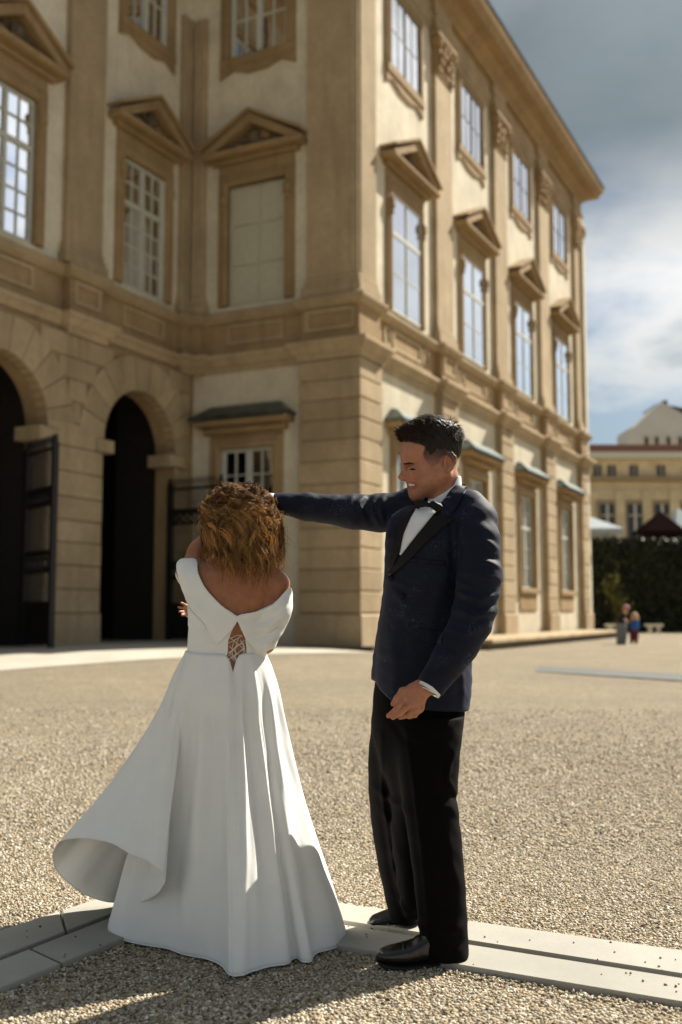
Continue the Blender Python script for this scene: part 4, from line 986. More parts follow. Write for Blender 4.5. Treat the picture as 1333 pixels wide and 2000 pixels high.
# ------------------------------------------------------------------ jacket
def jacket():
    s = SDF(PY(515, 1405, 3.9) + [0, -.62, 0], PY(1010, 925, 3.5) + [0, .55, 0], .0051)
    s.loft([(990, 792, 945, 3.79, .11), (1005, 768, 955, 3.78, .15), (1035, 756, 955, 3.775, .165), (1075, 753, 945, 3.77, .168), (1120, 751, 936, 3.77, .165), (1180, 744, 926, 3.77, .158), (1240, 735, 922, 3.77, .156), (1300, 727, 921, 3.77, .16), (1345, 724, 921, 3.77, .165), (1400, 726, 914, 3.77, .168)], 0, 'u', 2.25)
    s.chain([PY(862, 992, 3.84), PY(815, 984, 3.88), PY(772, 995, 3.90)], [.05, .056, .062], .05); s.chain([PY(893, 978, 3.73), PY(915, 992, 3.68), PY(936, 1014, 3.635)], [.045, .055, .066], .05)
    s.chain([PY(900, 957, 3.80), PY(894, 962, 3.72), PY(872, 990, 3.655)], [.020, .021, .018], .02)
    # near arm, hanging; far arm, stretched out
    s.chain([PY(931, 1018, 3.63), PY(935, 1055, 3.60), PY(937, 1125, 3.565), PY(928, 1185, 3.555), PY(920, 1216, 3.545), PY(896, 1262, 3.525), PY(836, 1349, 3.50)], [.068, .073, .075, .073, .070, .064, .047], .012)
    s.chain([PY(775, 1002, 3.90), PY(740, 1002, 3.90), PY(690, 999.5, 3.89), PY(600, 990, 3.885), PY(528, 981, 3.88)], [.068, .068, .062, .050, .0365], .02)
    def endcut(c, n, r):
        c = np.array(c); n = np.array(n, float); n /= np.linalg.norm(n)
        s.put(lambda x, y, z: np.maximum(-((x - c[0]) * n[0] + (y - c[1]) * n[1] + (z - c[2]) * n[2]), np.sqrt((x - c[0]) ** 2 + (y - c[1]) ** 2 + (z - c[2]) ** 2) - r), c - r, c + r, 0, 's')
    A, B = PY(896, 1262, 3.525), PY(836, 1349, 3.50); endcut(PY(840, 1344, 3.502), B - A, .075); A, B = PY(600, 990, 3.885), PY(528, 981, 3.88); endcut(PY(532, 981, 3.88), B - A, .07)
    W_ = []
    a = lambda pts, amp, w, Yc, fr: W_.append(crease(pts, amp, w, fr, Yc))
    # near sleeve: folds run round the arm, strongest at the elbow
    for pts, am, w in ((((930, 1050), (958, 1058), (985, 1075)), .007, .009), (((940, 1078), (962, 1090), (985, 1092)), -.006, .008), (((925, 1098), (955, 1096), (985, 1110)), .008, .008), (((905, 1120), (945, 1126), (985, 1132)), .006, .010), (((888, 1150), (930, 1172), (982, 1160)), .012, .008), (((890, 1166), (935, 1188), (978, 1178)), -.009, .007), (((880, 1185), (925, 1204), (975, 1194)), .010, .008), (((880, 1206), (915, 1216), (962, 1208)), -.006, .008), (((872, 1226), (905, 1236), (950, 1224)), .007, .010), (((893, 1060), (891, 1130), (886, 1200)), -.004, .011), (((905, 1300), (870, 1270), (868, 1240)), .004, .011), (((930, 1150), (900, 1140), (892, 1110)), .006, .010)): a(pts, am, w, 3.5, 3.60)
    # far sleeve: folds near the shoulder
    for pts, am in ((((752, 962), (742, 990), (750, 1030)), .006), (((735, 965), (722, 995), (742, 1030)), .006), (((715, 966), (700, 985), (716, 1022)), .007), (((690, 966), (684, 985), (700, 1010)), .006), (((726, 966), (712, 992), (730, 1028)), -.006), (((660, 968), (640, 990), (655, 1012)), .004), (((600, 968), (590, 985), (605, 1008)), .003)): a(pts, am, .009, 3.88, 3.90)
    # body: pull lines from the button, front edge, waist
    for pts, am, w in ((((757, 1125), (800, 1150), (850, 1145)), .004, .014), (((757, 1128), (790, 1180), (800, 1230)), .005, .014), (((757, 1120), (748, 1180), (737, 1240), (734, 1340)), -.008, .007), (((870, 1120), (850, 1180), (845, 1260)), .004, .02), (((765, 1230), (775, 1300), (768, 1360)), .005, .02), (((880, 1010), (884, 1060), (884, 1120)), -.006, .012), (((830, 1250), (870, 1290), (905, 1330)), .004, .018), (((905, 1310), (908, 1350), (903, 1390)), .006, .012), (((770, 1005), (760, 1040), (757, 1090)), .005, .012)): a(pts, am, w, 3.62, 3.76)
    def field(x, y, z):
        r = .0012 * np.sin(47 * x + 31 * z + 20 * y) * np.sin(61 * z - 23 * x) + .0007 * np.sin(130 * z + 40 * x) * np.sin(90 * x + 50 * y)
        for w in W_: r = r + w(x, y, z)
        return r
    s.add_field(field)
    s.cut_poly([(690, 1328), (726, 1328), (734, 1331), (741, 1346), (764, 1368), (800, 1383), (850, 1389), (905, 1391), (945, 1380), (970, 1520), (690, 1520)], False, .003)
    return s.surface(1)
jv, jf = jacket(); jk = nobj('jacket', jv, jf, 'jacquard', groom); jt = bvh(jv, jf)
put_sheet('shirt_front', jt, spl([(858, 992), (838, 1018), (812, 1048), (786, 1082), (781, 1078), (788, 1045), (802, 1012), (814, 992), (836, 984)], 3, True), .003, .004, 'shirt_cotton', groom, 16)
put_sheet('lapel', jt, [(862, 989), (846, 1006), (818, 1041), (787, 1080), (762, 1112), (757, 1124), (764, 1124), (797, 1097), (834, 1059), (862, 1034), (889, 1015), (876, 1012), (868, 1004)], .0075, .005, 'lapel_satin', jk, 22)
put_sheet('lapel', jt, [(812, 994), (801, 1012), (788, 1042), (781, 1078), (768, 1105), (758, 1120), (757, 1108), (765, 1080), (768, 1050), (775, 1030), (786, 1010), (798, 996)], .0065, .005, 'lapel_satin', jk, 22)
put_sheet('collar', jt, spl([(907, 944), (912, 953), (903, 972), (890, 994), (876, 1010), (868, 1003), (861, 990), (882, 968), (898, 950)], 3, True), .006, .005, 'jacquard', jk, 18)
put_sheet('pocket_welt', jt, [(797, 1088), (871, 1097), (870, 1105), (797, 1096)], .0035, .003, 'jacquard', jk, 14); put_sheet('pocket_flap', jt, [(812, 1226), (866, 1234), (864, 1258), (812, 1250)], .0035, .003, 'jacquard', jk, 12)
h = hit(jt, 764, 1130, .002); v, f = tube([h, h + np.array([-.003, -.007, 0])], [.011, .009], 12); obj('button', v, f, 'lapel_satin', jk, True)
h = hit(jt, 786, 1164, .001); v, f = tube([h, h + np.array([-.002, -.006, 0])], [.010, .008], 12); obj('button', v, f, 'lapel_satin', jk, True)
# cuffs, ring, bracelet
def band(c, n, ro, ri, ln, q=1.0, k=28):
    c = np.array(c); n = np.array(n, float); n /= np.linalg.norm(n); u = np.cross(n, [0, 0, 1.0]); u /= np.linalg.norm(u); w = np.cross(n, u); v = []; f = []
    for r, t in ((ri, 0), (ro, 0), (ro, ln), (ri, ln)):
        for i in range(k): a = 2 * math.pi * i / k; v.append(c + n * t + r * (math.cos(a) * u * q + math.sin(a) * w))
    for j in range(4):
        for i in range(k): f.append((j * k + i, j * k + (i + 1) % k, ((j + 1) % 4) * k + (i + 1) % k, ((j + 1) % 4) * k + i))
    return v, f
A, B = PY(896, 1262, 3.525), PY(836, 1349, 3.50); v, f = band(PY(844, 1338, 3.502), B - A, .0425, .038, .022); obj('shirt_cuff', v, f, 'shirt_cotton', groom, True)
v, f = band(PY(838, 1349, 3.50), B - A + np.array([.03, 0, 0]), .0365, .034, .004); obj('bracelet', v, f, 'silver', groom, True)
A, B = PY(600, 990, 3.885), PY(528, 981, 3.88); v, f = band(PY(537, 982, 3.88), B - A, .0345, .030, .024); obj('shirt_cuff', v, f, 'shirt_cotton', groom, True)
v, f = band(PY(804, 1391.5, YN - .006), PY(797, 1397, YN - .006) - PY(814, 1384, YN - .006), .0108, .0088, .004); obj('ring', v, f, 'gold', groom, True)
# ------------------------------------------------------------------ trousers, shoes
def trousers():
    s = SDF(PY(705, 1890, 3.6) + [0, -.45, -.01], PY(935, 1320, 3.7) + [0, .45, 0], .0058)
    s.loft([(1330, 733, 908, 3.77, .13), (1380, 728, 907, 3.77, .14), (1420, 727, 903, 3.765, .14), (1460, 735, 896, 3.76, .125), (1540, 760, 860, 3.77, .10), (1680, 772, 850, 3.79, .085), (1790, 790, 838, 3.82, .05)], 0, 'u', 2.2)
    s.loft([(1400, 765, 905, 3.69, .10), (1450, 772, 901, 3.665, .098), (1500, 778, 897, 3.65, .094), (1540, 783, 893.5, 3.645, .09), (1590, 790, 896, 3.63, .088), (1640, 798, 902, 3.62, .086), (1700, 806, 907, 3.61, .084), (1760, 813, 911, 3.60, .082), (1820, 819, 914, 3.585, .08), (1868, 823, 916, 3.575, .08)], .03, 'u', 2.15)
    s.loft([(1400, 728, 835, 3.85, .095), (1450, 722, 822, 3.86, .092), (1500, 719.5, 812, 3.87, .09), (1540, 720.5, 808, 3.88, .088), (1600, 725, 809, 3.90, .086), (1650, 732, 811, 3.915, .085), (1700, 741, 815, 3.93, .083), (1750, 752, 819, 3.945, .081), (1797, 763, 823, 3.955, .08)], .03, 'u', 2.15)
    W_ = [crease(p_, a_, w_, fr, Yc) for p_, a_, w_, fr, Yc in (
        (((795, 1430), (812, 1560), (828, 1700), (838, 1850)), .010, .007, 3.66, 3.56), (((905, 1440), (880, 1490), (872, 1520), (893, 1552)), .010, .010, 3.70, 3.58), (((862, 1500), (868, 1540), (900, 1570)), -.008, .010, 3.70, 3.58), (((900, 1600), (880, 1575), (850, 1570)), .006, .012, 3.70, 3.58), (((870, 1600), (880, 1680), (898, 1740)), .005, .014, 3.70, 3.58),
        (((835, 1800), (870, 1815), (915, 1800)), .006, .012, 3.7, 3.56), (((828, 1835), (870, 1845), (915, 1830)), -.005, .010, 3.7, 3.56), (((740, 1420), (745, 1540), (765, 1680), (785, 1780)), .009, .008, 3.92, 3.85), (((725, 1530), (750, 1552), (790, 1560)), .007, .012, 3.92, 3.84), (((735, 1570), (760, 1600), (775, 1660)), .006, .012, 3.92, 3.84), (((760, 1740), (790, 1760), (820, 1750)), .006, .012, 3.95, 3.9), (((760, 1400), (790, 1440), (840, 1470)), -.006, .014, 3.72, 3.66), (((900, 1400), (870, 1425), (820, 1432)), .006, .012, 3.72, 3.62))]
    s.add_field(lambda x, y, z: sum(w(x, y, z) for w in W_) + .0012 * np.sin(60 * z + 30 * x) * np.sin(45 * x + 18 * z + 30 * y))
    return s.surface(1)
v, f = trousers(); nobj('trousers', v, f, 'trouser_cloth', groom)
def shoe(st, Ytoe, Yheel, zlift, name='shoe'):
    """stations (px, y top, y bottom, half width m) from toe to heel"""
    x0, x1 = st[0][0], st[-1][0]; pts = []
    for px, yt, yb, hw in st:
        Yc = Ytoe + (Yheel - Ytoe) * (px - x0) / (x1 - x0); a, b = PY(px, yt, Yc), PY(px, yb, Yc); pts.append((a[0], Yc, b[2], a[2], hw))
    P_ = np.array(pts); zmin = P_[:, 2].min(); xa = np.linspace(P_[0, 0], P_[-1, 0], 120); tb = [cubic(P_[:, 0], P_[:, i], xa) for i in range(1, 5)]
    def build(zc0, zc1, grow_, pw):
        s = SDF((P_[:, 0].min() - .02, P_[:, 1].min() - .08, max(-.01, P_[:, 2].min() - .02)), (P_[:, 0].max() + .02, P_[:, 1].max() + .08, P_[:, 3].max() + .02), .0028)
        def fn(x, y, z):
            xc = np.clip(x, P_[0, 0], P_[-1, 0]); yc, zb, zt, hw = [np.interp(xc.ravel(), xa, t).reshape(xc.shape) for t in tb]
            zb2 = zb + zc0; zt2 = zt if zc1 is None else zb + zc1; hz = np.maximum((zt2 - zb2) / 2, .004); cz = (zt2 + zb2) / 2
            q = (np.abs((y - yc) / (hw + grow_)) ** pw + np.abs((z - cz) / hz) ** pw) ** (1 / pw); d = (q - 1) * np.minimum(hw, hz)
            return np.maximum(d, np.maximum(P_[0, 0] - x, x - P_[-1, 0]) - grow_)
        s.put(fn, s.lo, s.lo + s.h * s.n); return s
    s = build(.010, None, 0, 2.5)
    s.add_field(lambda x, y, z: -.0016 * np.exp(-((x - (P_[0, 0] + .088)) / .0022) ** 2) + .0009 * np.sin(170 * x) * sstep(P_[0, 0] + .09, P_[0, 0] + .13, x))
    v, f = s.surface(2); o = nobj(name, v, f, 'shoe_leather', groom)
    s = build(-.002, .012, .003, 3.0); v, f = s.surface(1); nobj('sole', v, f, 'shoe_sole', o)
    hx_ = [p for p in pts if p[0] > P_[-1, 0] - .075]
    m = MB(); c = pts[-1]; m.box(P_[-1, 0] - .068, P_[-1, 0] + .001, c[1] - .034, c[1] + .034, max(.001, c[2] - .020), c[2] + .006); m.build('heel', 'shoe_sole', o)
    return o
shoe([(736, 1863, 1876, .020), (742, 1856, 1881, .032), (755, 1850, 1884, .043), (775, 1845, 1886, .049), (800, 1838, 1886, .050), (822, 1826, 1884, .046), (850, 1810, 1880, .042), (880, 1812, 1876, .040), (905, 1832, 1875, .036), (915, 1842, 1874, .026)], 3.535, 3.585, 0)
shoe([(721, 1797, 1808, .020), (726, 1791, 1812, .032), (738, 1785, 1814, .042), (756, 1778, 1814, .047), (775, 1770, 1811, .046), (795, 1762, 1807, .042), (815, 1762, 1801, .038), (828, 1770, 1797, .028)], 3.955, 3.985, 0)
# ================================================================== the bride
bride = empty('person', G(450, 1830), 'woman with curly blonde hair in a long white off-shoulder wedding dress, seen from behind', 'person')
YB = 3.80
def b(x, y, d=0.0): return PY(x, y, YB + d)
def put_torso(s, g=0.0):
    """back, shoulders and upper arms; g grows the form"""
    s.loft([(1078, 436 - g, 492 + g, 3.80, .055 + g / 540), (1096, 410 - g, 520 + g, 3.80, .07 + g / 540), (1116, 382 - g, 540 + g, 3.80, .092 + g / 540), (1140, 370 - g, 545 + g, 3.80, .105 + g / 540), (1175, 372 - g, 540 + g, 3.80, .112 + g / 540), (1210, 374 - g, 526 + g, 3.80, .110 + g / 540), (1245, 372 - g, 516 + g, 3.80, .104 + g / 540), (1275, 370 - g, 513 + g, 3.80, .104 + g / 540), (1330, 356 - g, 525 + g, 3.80, .12 + g / 540)], 0, 'u', 2.2)
    q = g / 540
    s.chain([b(528, 1128, 0), b(541, 1142, -.01), b(538, 1190, -.03), b(518, 1256, -.035)], [.040 + q, .041 + q, .040 + q, .034 + q], .03)
    s.chain([b(392, 1124, .0), b(372, 1118, .01)], [.046 + q, .044 + q], .04)
def bride_skin():
    s = SDF(b(330, 1350) + [0, -.2, 0], b(590, 930) + [0, .42, 0], .0046); put_torso(s)
    s.chain([b(372, 1118, .01), b(392, 1080, .09), b(416, 1046, .16)], [.045, .043, .040], .03); s.chain([b(416, 1046, .16), b(455, 1005, .15), b(492, 976, .09)], [.040, .033, .024], .02)
    s.chain([b(518, 1256, -.035), b(480, 1250, .15), b(400, 1215, .20), b(372, 1198, .17)], [.034, .034, .026, .019], .02)
    # fingers round the waist
    for i, (y0, y1) in enumerate(((1183, 1177), (1189, 1186), (1195, 1194), (1200, 1201))): s.chain([b(378, y0 + 6, .165), b(364, y0, .15), b((354, 349, 350, 355)[i], y1, .12)], [.0085, .0068, .0050], .002)
    # hand in the partner's hand
    s.cone(b(492, 976, .09), b(500, 972, .085), .022, .020, .01)
    for i in range(4): s.chain([b(500, 972, .055 + .019 * i), b(509, 965, .055 + .019 * i), b(514, 973, .055 + .019 * i)], [.0085, .008, .007], .004)
    s.chain([b(464, 1110, .01), b(470, 1065, .02)], [.056, .052], .03)
    # head, face turned away
    s.ell(b(474, 1028, .01), (.073, .092, .108), .03); s.ell(b(473, 1046, .05), (.056, .062, .075), .03); s.cone(b(473, 1038, .11), b(473, 1050, .125), .009, .013, .01); s.ell(b(473, 1076, .08), (.028, .03, .026), .02)
    for e in (-1, 1): s.ell(b(474 + e * 17, 1036, .106), (.014, .008, .011), .006, 's'); s.ell(b(474 + e * 17, 1036, .096), (.013, .012, .012), .002)
    s.cone(b(462, 1063, .105), b(484, 1063, .105), .006, .006, .004)
    # spine and shoulder blades
    W_ = [crease(((463, 1120), (462, 1160), (461, 1210), (461, 1310)), -.006, .014, 3.80, 3.7), crease(((425, 1120), (418, 1150), (425, 1180)), .006, .022, 3.8, 3.7), crease(((500, 1120), (508, 1150), (500, 1180)), .006, .022, 3.8, 3.7), crease(((520, 1105), (535, 1120), (545, 1150)), .003, .015, 3.8, 3.7)]
    s.add_field(lambda x, y, z: sum(w(x, y, z) for w in W_)); return s.surface(2)
def bride_legs():
    s = SDF((b(370, 1300)[0], 3.55, .02), (b(520, 1300)[0], 4.05, 1.15), .013)
    for e in (-1, 1): s.chain([b(441 + e * 28, 1320), b(445 + e * 24, 1560), b(448 + e * 22, 1770)], [.075, .05, .036], .02); s.chain([b(448 + e * 22, 1770), G(448 + e * 25, 1795) + [0, -.12, .03]], [.034, .03], .02)
    return s.surface(1)
sv, sf = bride_skin(); V, Q = joinm([(sv, sf), bride_legs()])
bbody = nobj('body', V, Q, 'skin_bride', bride); px_, py_ = proj(V[:, 0], V[:, 1], V[:, 2]); tn = np.ones((len(V), 3))
fg = ((px_ < 0) & (py_ > 1175) & (py_ < 1215))[:, None]; tn = np.where(fg, np.array([1.25, .95, .95]), tn); vcol(bbody, tn)
st_ = bvh(sv, sf)
OPEN = [(463, 1212), (470, 1228), (479, 1246), (481, 1268), (479, 1290), (472, 1296), (462, 1312), (452, 1297), (443, 1289), (446, 1270), (447, 1250), (455, 1230)]
def bodice():
    s = SDF(b(335, 1300) + [0, -.2, 0], b(585, 1070) + [0, .2, 0], .0038); put_torso(s, 4.0)
    inner = SDF(b(335, 1300) + [0, -.2, 0], b(585, 1070) + [0, .2, 0], .0038); put_torso(inner, 0.5)
    W_ = [crease(p_, a_, w_, 3.82, 3.7) for p_, a_, w_ in ((((500, 1272), (522, 1258), (545, 1235)), .006, .007), (((490, 1262), (515, 1243), (540, 1222)), -.006, .006), (((478, 1250), (505, 1232), (545, 1208)), .005, .008), (((372, 1280), (400, 1282), (440, 1284)), .002, .006), (((372, 1262), (400, 1262), (440, 1268)), -.002, .005))]
    s.add_field(lambda x, y, z: sum(w(x, y, z) for w in W_))
    s.cut_poly([(330, 1085), (352, 1090), (372, 1091), (386, 1096), (388, 1120), (402, 1150), (430, 1180), (463, 1203), (500, 1194), (532, 1180), (566, 1150), (580, 1160), (580, 1225), (550, 1262), (522, 1272), (520, 1298), (362, 1298), (340, 1200)], True, .002)
    s.cut_poly(OPEN, False, .002, mask=lambda x, y, z: y < 3.80)
    s.d = np.maximum(s.d, -inner.d); return s.surface(1)
v, f = bodice(); bo = nobj('bodice', v, f, 'dress_crepe', bride); bt = bvh(v, f)
def flap(poly, t0, fold):
    lo, hi = b(330, 1300) + [0, -.24, 0], b(590, 1070) + [0, .14, 0]
    s = SDF(lo, hi, .0034); put_torso(s, t0); inner = SDF(lo, hi, .0034); put_torso(inner, t0 - 3.4)
    W_ = [crease(p_, a_, w_, 3.82, 3.7) for p_, a_, w_ in fold]; g = lambda x, y, z: sum((w(x, y, z) for w in W_), np.zeros((1, 1, 1)))
    s.add_field(g); inner.add_field(g); s.cut_poly(spl(poly, 4, True), True, .003); s.d = np.maximum(s.d, -inner.d); return s.surface(1)
v, f = flap([(346, 1096), (365, 1090), (385, 1093), (388, 1118), (402, 1148), (430, 1179), (462, 1202), (467, 1208), (452, 1232), (426, 1258), (412, 1246), (398, 1216), (368, 1182), (348, 1128)], 9.0, ((((352, 1110), (368, 1165), (400, 1212)), .004, .008), (((395, 1135), (425, 1175), (455, 1200)), .004, .009), (((380, 1150), (410, 1200), (430, 1245)), -.003, .010)))
nobj('collar_flap', v, f, 'dress_crepe', bride)
v, f = flap([(463, 1203), (500, 1194), (533, 1180), (564, 1148), (572, 1158), (572, 1190), (556, 1232), (528, 1268), (506, 1272), (492, 1262), (480, 1248), (470, 1226)], 9.0, ((((475, 1215), (515, 1212), (560, 1180)), -.006, .008), (((480, 1230), (520, 1225), (560, 1200)), .006, .008), (((492, 1248), (525, 1240), (555, 1218)), -.006, .007), (((500, 1262), (525, 1256), (545, 1240)), .006, .007), (((468, 1206), (505, 1199), (545, 1178)), .004, .006)))
nobj('collar_flap', v, f, 'dress_crepe', bride)
v, f = flap([(338, 1122), (345, 1120), (368, 1182), (398, 1216), (404, 1226), (396, 1232), (372, 1228), (360, 1205), (345, 1160)], 5.5, ())
nobj('sleeve', v, f, 'dress_crepe', bride)
# lacing over the bare back
lace = [[(449, 1248), (464, 1241), (474, 1243)], [(448, 1244), (470, 1262), (480, 1272)], [(447, 1256), (466, 1246), (473, 1240)], [(478, 1250), (460, 1266), (446, 1276)], [(448, 1262), (468, 1280), (480, 1288)], [(480, 1262), (458, 1282), (444, 1288)], [(447, 1272), (465, 1290), (476, 1296)], [(480, 1278), (462, 1292), (450, 1280)], [(446, 1282), (462, 1262), (478, 1256)], [(444, 1290), (456, 1282), (470, 1272), (480, 1266)]]
loops = [[(460, 1248), (454, 1264), (456, 1282), (466, 1291), (474, 1282), (476, 1264), (470, 1250)], [(466, 1246), (460, 1268), (462, 1288), (470, 1298), (477, 1293), (479, 1276), (476, 1258)], [(476, 1288), (480, 1302), (486, 1330), (492, 1352)]]
for pts in lace + loops:
    P_ = spl(pts, 4); h = np.array([hit(st_, x, y, .006, b(x, y, -.11)) for x, y in P_]); h[:, 1] = np.convolve(np.pad(h[:, 1], 2, 'edge'), np.ones(5) / 5, 'valid')
    v, f = tube(h, .0013, 5); obj('lacing_cord', v, f, 'lace_cord', bo, True)
# ------------------------------------------------------------------ skirt
def skirt():
    hem = [(678, 1838, 3.82), (655, 1856, 3.72), (628, 1870, 3.64), (604, 1882, 3.575), (590, 1887, 3.555), (582, 1881, 3.585), (560, 1888, 3.55), (520, 1902, 3.49), (480, 1912, 3.445), (456, 1918, 3.42), (446, 1908, 3.45), (428, 1888, 3.53), (385, 1869, 3.60), (330, 1856, 3.68), (270, 1848, 3.74), (232, 1836, 3.80), (215, 1815, 3.86),
           (214, 1800, 3.89), (224, 1784, 3.87), (252, 1768, 3.80), (290, 1756, 3.71), (312, 1742, 3.65), (322, 1724, 3.62), (318, 1704, 3.60), (300, 1688, 3.61), (262, 1668, 3.65), (215, 1646, 3.74), (165, 1636, 3.85), (128, 1641, 3.95), (108, 1655, 4.01), (103, 1675, 4.06), (110, 1697, 4.10), (135, 1725, 4.10), (175, 1750, 4.12), (225, 1762, 4.16), (300, 1752, 4.24), (390, 1742, 4.31), (470, 1740, 4.32), (550, 1748, 4.25), (620, 1775, 4.10), (662, 1812, 3.94)]
    Hm = np.array([PY(*q) for q in hem]); Hm = spl(Hm, 10, True); N = len(Hm); M = 84
    Hm[:, 2] = np.maximum(Hm[:, 2], .012)
    Lh = np.linalg.norm(np.roll(Hm, -1, 0) - Hm, axis=1); s_ = np.concatenate([[0], np.cumsum(Lh)[:-1]]) / Lh.sum()
    # waist angle of each column: the S-fold takes almost no room at the waist
    key = np.array([0, 4, 9, 13, 16, 23, 26, 29, 34, 37, 41]) * 10; ang = np.radians([2, -38, -78, -118, -150, -158, -170, -186, -232, -282, -358]); th = np.interp(np.arange(N), key, ang)
    c = b(441, 1273); Wt = np.stack([c[0] +   .1410 * np.cos(th), c[1] + .1150 * np.sin(th), np.full(N, c[2])], 1)
    Wt[:, 2] += .004 * np.cos(th * 2); Wt[:, 2] -= .062 * np.exp(-(np.abs(th + 1.30) / .085) ** 1.3)
    # a smooth cone the folds grow out of: low-pass of the hem
    Hs = Hm.copy()
    for _ in range(260): Hs = .5 * Hs + .25 * (np.roll(Hs, 1, 0) + np.roll(Hs, -1, 0))
    t = np.linspace(0, 1, M); V = np.zeros((M, N, 3))
    bil = np.exp(-((np.arange(N) - 270) / 75) ** 4); ex = 1.05 + .10 * bil; lev = .22 * np.exp(-((np.arange(N) - 268) / 58) ** 4)
    for i, u in enumerate(t):
        w = sstep(.10, 1.0, u) ** .8; Hx = Hs * (1 - w) + Hm * w; r = (u ** ex)[:, None]
        rad = u * (1 - .10 * math.sin(math.pi * u) * 0)
        V[i, :, :2] = Wt[:, :2] + (Hx[:, :2] - Wt[:, :2]) * r; zp = (1 - lev) * u + lev * (1 - (1 - u) ** 2); V[i, :, 2] = Wt[:, 2] + (Hx[:, 2] - Wt[:, 2]) * zp
        hip = .010 * math.exp(-((u - .13) / .10) ** 2); d = Wt[:, :2] - c[:2]; V[i, :, :2] += d / np.linalg.norm(d, axis=1)[:, None] * hip
    # pleats and soft ridges, pushed along the outward direction
    k = np.arange(N); out = V - np.array([c[0], c[1], 0]); out[..., 2] = 0; out /= np.linalg.norm(out, axis=2, keepdims=True) + 1e-9
    for col, amp, wd, u0, u1 in ((58, .018, 3.5, .10, 1.), (66, -.010, 5, .05, .95), (78, .020, 3.2, .12, 1.), (97, .014, 4, .2, 1.), (108, -.012, 7, .15, 1.), (122, .018, 5, .05, .95), (134, -.012, 7, .1, .9), (146, .014, 6, .1, .9), (30, .016, 6, .08, 1.), (18, -.010, 6, .1, 1.), (8, .012, 6, .1, 1.), (44, -.010, 6, .1, 1.), (160, .010, 6, .1, .8), (245, .014, 7, .1, .9), (262, -.010, 7, .1, .9), (278, .012, 7, .1, .9), (222, .010, 6, .1, .8)):
        drift = (t - .5)[:, None] * 6; g = np.exp(-(((k[None] - col - drift + N / 2) % N - N / 2) / wd) ** 2); V += out * (amp * g * (sstep(u0 - .1, u0 + .35, t) * sstep(u1 + .25, u1 - .1, t))[:, None])[..., None]
    for i in range(14):                                   # small gathers at the waist
        col = i * N / 14 + 9 * math.sin(i * 5.1); g = np.exp(-(((k[None] - col + N / 2) % N - N / 2) / 4.5) ** 2); V += out * (.006 * g * (sstep(0, .06, t) * sstep(.42, .08, t))[:, None])[..., None]
    V += out * (.0022 * np.sin(k * .11 + t[:, None] * 9)[..., None]) * t[:, None, None]
    dg = k[None] * 2 * math.pi / N; tc = t[:, None]
    fold = .0045 * np.sin(17 * dg + 4.0 * tc + 1.2 * np.sin(5 * dg)) + .0035 * np.sin(29 * dg - 5.0 * tc + 2.0 * np.sin(3 * dg + 2 * tc)) + .0015 * np.sin(47 * dg + 14 * tc) * np.sin(9 * tc + 7 * dg)
    V += out * (fold * sstep(.02, .30, tc) * (1 - .35 * tc))[..., None]
    ix = np.arange(M * N).reshape(M, N); a, e = ix[:-1], ix[1:]; Q = np.stack([a, e, np.roll(e, -1, 1), np.roll(a, -1, 1)], -1).reshape(-1, 4)
    o = nobj('skirt', V.reshape(-1, 3), Q[:, ::-1], 'dress_crepe', bride)
    m = o.modifiers.new('thickness', 'SOLIDIFY'); m.thickness = .0020; m.offset = 0
    # hem roll
    v, f = tube(np.concatenate([V[-1], V[-1][:1]])[::2], .0024, 6, False); obj('hem', v, f, 'dress_crepe', o, True)
    return o
skirt()
